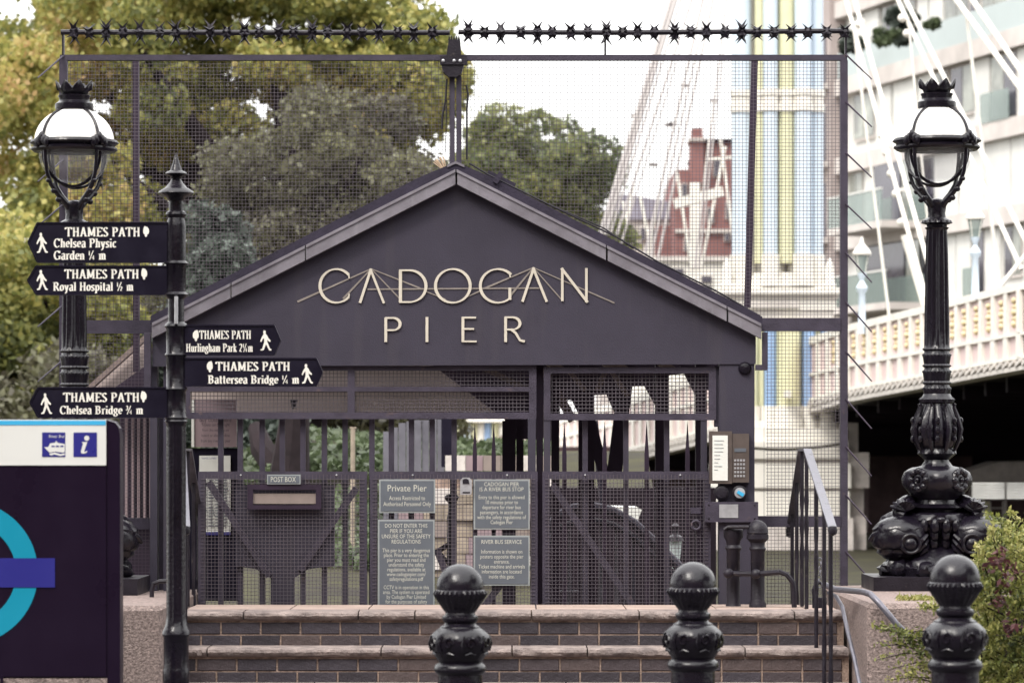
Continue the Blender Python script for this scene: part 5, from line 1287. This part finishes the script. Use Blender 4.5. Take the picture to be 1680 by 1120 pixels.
m = MB(); m.pprism([(175,645),(244,596),(248,660),(175,660)], 23.8, .1); m.build('dark_eave', M_framedark, gb)
m = MB(); m.pbox(196,655,256,1130,24.3,.1); m.build('dark_sheet', M_framedark, gb)  # flat dark sheet behind the mesh
for k in range(5):
    m = MB(); m.pbox(205+k*10,660,209+k*10,860,24.2,.05); m.build('upright', M_mauve, gb)

# ================================================================== TREES
tree('plane_tree', 'big yellow green plane tree filling the upper left behind the fence', 'tree', (X(470,62),62,0), at(470,560,62), .55,
     [pell(260,60,330,260,62,4),pell(560,90,170,190,62,3.5),pell(90,260,190,220,60,3),pell(640,120,110,130,62,2.5),pell(330,-120,380,220,63,4),pell(715,180,45,60,62,1)], 330, .55, 130000, .125, L_plane, 1)
tree('plane_tree', 'lower yellow green tree behind the left lamp post', 'tree', (X(60,50),50,0), at(60,640,50), .3,
     [pell(50,520,170,150,50,2.5),pell(180,560,110,110,51,2),pell(20,640,140,90,50,2)], 120, .45, 38000, .11, L_plane, 2)
tree('copper_tree', 'dark brownish domed tree in front of the plane tree, left of the roof ridge', 'tree', (X(490,44),44,0), at(492,640,44), .32,
     [pell(545,330,195,180,44,2.2),pell(430,440,150,170,44,2),pell(640,420,120,190,44,2),pell(560,560,260,110,44,2),pell(350,520,70,120,44,1.5)], 300, .34, 90000, .082, L_dark, 3)
tree('cedar_tree', 'blue green cedar whose drooping branches show right of the finger post', 'tree', (X(330,38),38,0), at(330,640,38), .2,
     [pell(345,430,55,95,38,1),pell(400,710,75,35,36,.8),pell(330,600,90,120,38,1),pell(320,720,70,60,37,.8)], 90, .26, 26000, .085, L_cedar, 4)
tree('green_tree', 'round green tree right of the roof ridge with sky above it', 'tree', (X(880,78),78,0), at(880,560,78), .35,
     [pell(880,300,115,115,78,2.5),pell(830,250,60,65,78,1.5),pell(950,290,60,70,78,1.5),pell(900,400,130,120,78,2.5),pell(790,330,50,90,78,1.5)], 170, .48, 38000, .145, L_green, 5)
# dark understorey hedge at the horizon
hd = thing('hedge', 'dark hedge closing the garden behind the gates on the left', 'hedge', (X(400,46),46,0))
pts, _ = clumps([pell(120,720,320,130,47,1.2),pell(520,700,230,100,48,1.2)], 130, .55, 40000, 8)
leafcloud('foliage', L_dark, hd, pts, .12, 8)
m = MB(); m.box(X(-400,48.5),X(760,48.5),48.5,49,-.2,1.9); m.build('dark_backing', M_bark, hd)  # solid dark box backing the hedge foliage

dt = thing('tree_trunk', 'thick dark tree trunk standing in the garden bed behind the left gate', 'tree trunk', at(475,800,34))
m = MB(); m.tube([at(478,900,34),at(476,770,34),at(482,700,34),at(486,640,34),at(470,560,34)], [.22,.19,.15,.14,.12], 12, mod=lambda i,g: 1+.08*math.sin(5*g)); m.build('trunk', M_bark, dt, True)
m = MB(); m.tube([at(455,765,34.5),at(430,735,34.6),at(420,700,34.8)], [.16,.12,.08], 8); m.build('side_stem', M_bark, dt, True)
# cotoneaster bush at the right
bs = thing('cotoneaster_bush', 'yellow green bush with red leaves spilling over the granite wall at the lower right', 'bush', (X(1690,16.8),16.8,0))
rg = random.Random(12); P = []; stems = MB()
for k in range(760):
    # each sprig starts inside the mass, sweeps up-left
    bx = rg.uniform(1590,1900); byy = rg.uniform(890+max(0,1640-bx)*1.3, 1230); Y = rg.uniform(16.0,17.6)
    L = rg.uniform(40,110); a = R(rg.uniform(95,175)) if rg.random() < .6 else R(rg.uniform(60,110)); x0, y0 = bx, byy
    tipx, tipy = bx+L*math.cos(a)*.8, byy-L*math.sin(a)*.6
    if tipx < 1600 and tipy < 935: tipy += 60
    pts = []
    for i in range(7):
        f = i/6; pts.append(at(x0+(tipx-x0)*f, y0+(tipy-y0)*f-10*math.sin(f*3), Y-.12*f))
    stems.tube(pts, [.004,.004,.003,.003,.002,.002,.001], 4)
    for i in range(85):
        f = rg.uniform(.05,1.02); q = at(x0+(tipx-x0)*f+rg.gauss(0,4), y0+(tipy-y0)*f-10*math.sin(f*3)+rg.gauss(0,4), Y-.12*f+rg.gauss(0,.02)); P.append(tuple(q))
for k in range(26):
    x0 = rg.uniform(1520,1600); y0 = rg.uniform(1010,1160); Y = 16.2; tx = x0-rg.uniform(50,110); ty = y0-rg.uniform(-15,45)
    stems.tube([at(x0,y0,Y), at((x0+tx)/2,(y0+ty)/2-8,Y-.05), at(tx,ty,Y-.1)], [.004,.003,.001], 4)
    for i in range(60):
        f = rg.random(); P.append(tuple(at(x0+(tx-x0)*f+rg.gauss(0,4), y0+(ty-y0)*f-8*math.sin(f*3)+rg.gauss(0,4), Y-.1*f+rg.gauss(0,.015))))
leafcloud('foliage', L_bush, bs, P, .026, 13, .42, up=-.2)
P2 = [tuple(at(rg.gauss(cx_,9), rg.gauss(cy_,8), rg.uniform(15.9,16.15))) for cx_,cy_ in ((1640,912),(1622,928),(1655,955),(1668,935),(1640,985),(1660,1030)) for _ in range(26)]
leafcloud('red_foliage', L_red, bs, P2, .036, 14, .5)
stems.build('branches', M_bark, bs)
m = MB(); m.sphere(at(1790,1120,17.1), 1.0*.45, .3, .62, 24, 16, mod=lambda d: 1+.1*math.sin(7*d.x)*math.cos(6*d.z)); m.sphere(at(1690,1150,17.2), .28, .2, .45, 20, 12); m.build('inner_shade', M_bark, bs, True)  # solid dark lumps standing in for the shade inside the bush
# grass fringe on the granite wall
tu = []; 
for k in range(420): tu.append(tuple(at(rg.uniform(1470,1560), 981+rg.gauss(0,2.0), rg.uniform(19.2,19.6))))
tag(leafcloud('grass_fringe', L_bush, None, tu, .035, 15, .25, up=-1), 'thin fringe of yellowish grass along the granite wall in front of the lamp plinth', 'grass'); bpy.data.objects['grass_fringe']['kind'] = 'stuff'

# ------------------------------------------------------------------ unseen embankment plane trees, added for dark reflections and less flat light
def outside_tree(label, x, y, seed):
    t = thing('added_tree', label, 'tree', (x,y,0), 'unseen embankment trees added for dark reflections'); pts, C = clumps([((x,y,8),(4.2,4.2,4.2)),((x,y+1,6),(3.5,3.5,2.5))], 60, 1.3, 9000, seed)
    leafcloud('crown', L_green, t, pts, .5, seed); m = MB(); m.tube([(x,y,-.1),(x,y,2.5),(x+.2,y,6)],[.35,.28,.2],10); limbs(m,(x+.2,y,5.5),[C[i] for i in (3,9,20,33,41)],.16,random.Random(seed)); m.build('trunk', M_bark, t, True)
for i, (x, y) in enumerate(((-11,13),(-13,3),(11.5,12),(13,2),(-9,-6),(8,-6))): outside_tree(('unseen plane tree added beyond the left edge, nearest the steps','unseen plane tree added beyond the left edge, nearer the viewer','unseen plane tree added beyond the right edge, nearest the steps','unseen plane tree added beyond the right edge, nearer the viewer','unseen plane tree added behind the viewer on the left','unseen plane tree added behind the viewer on the right')[i], x, y, 60+i)
# ------------------------------------------------------------------ unseen houses added behind the camera for dark reflections and less frontal light
hb = thing('added_terrace', 'unseen brick terrace added behind the viewer for dark reflections', 'building', (0,-11,0))
m = MB(); m.box(-40,40,-24,-11,-.1,13); m.build('wall', M_redbrick, hb)
m = MB(); m.add([(-40,-11,13),(40,-11,13),(40,-17,16),(-40,-17,16),(-40,-24,13),(40,-24,13)], [(0,1,2,3),(3,2,5,4)]); m.build('roof', M_greyroof, hb)
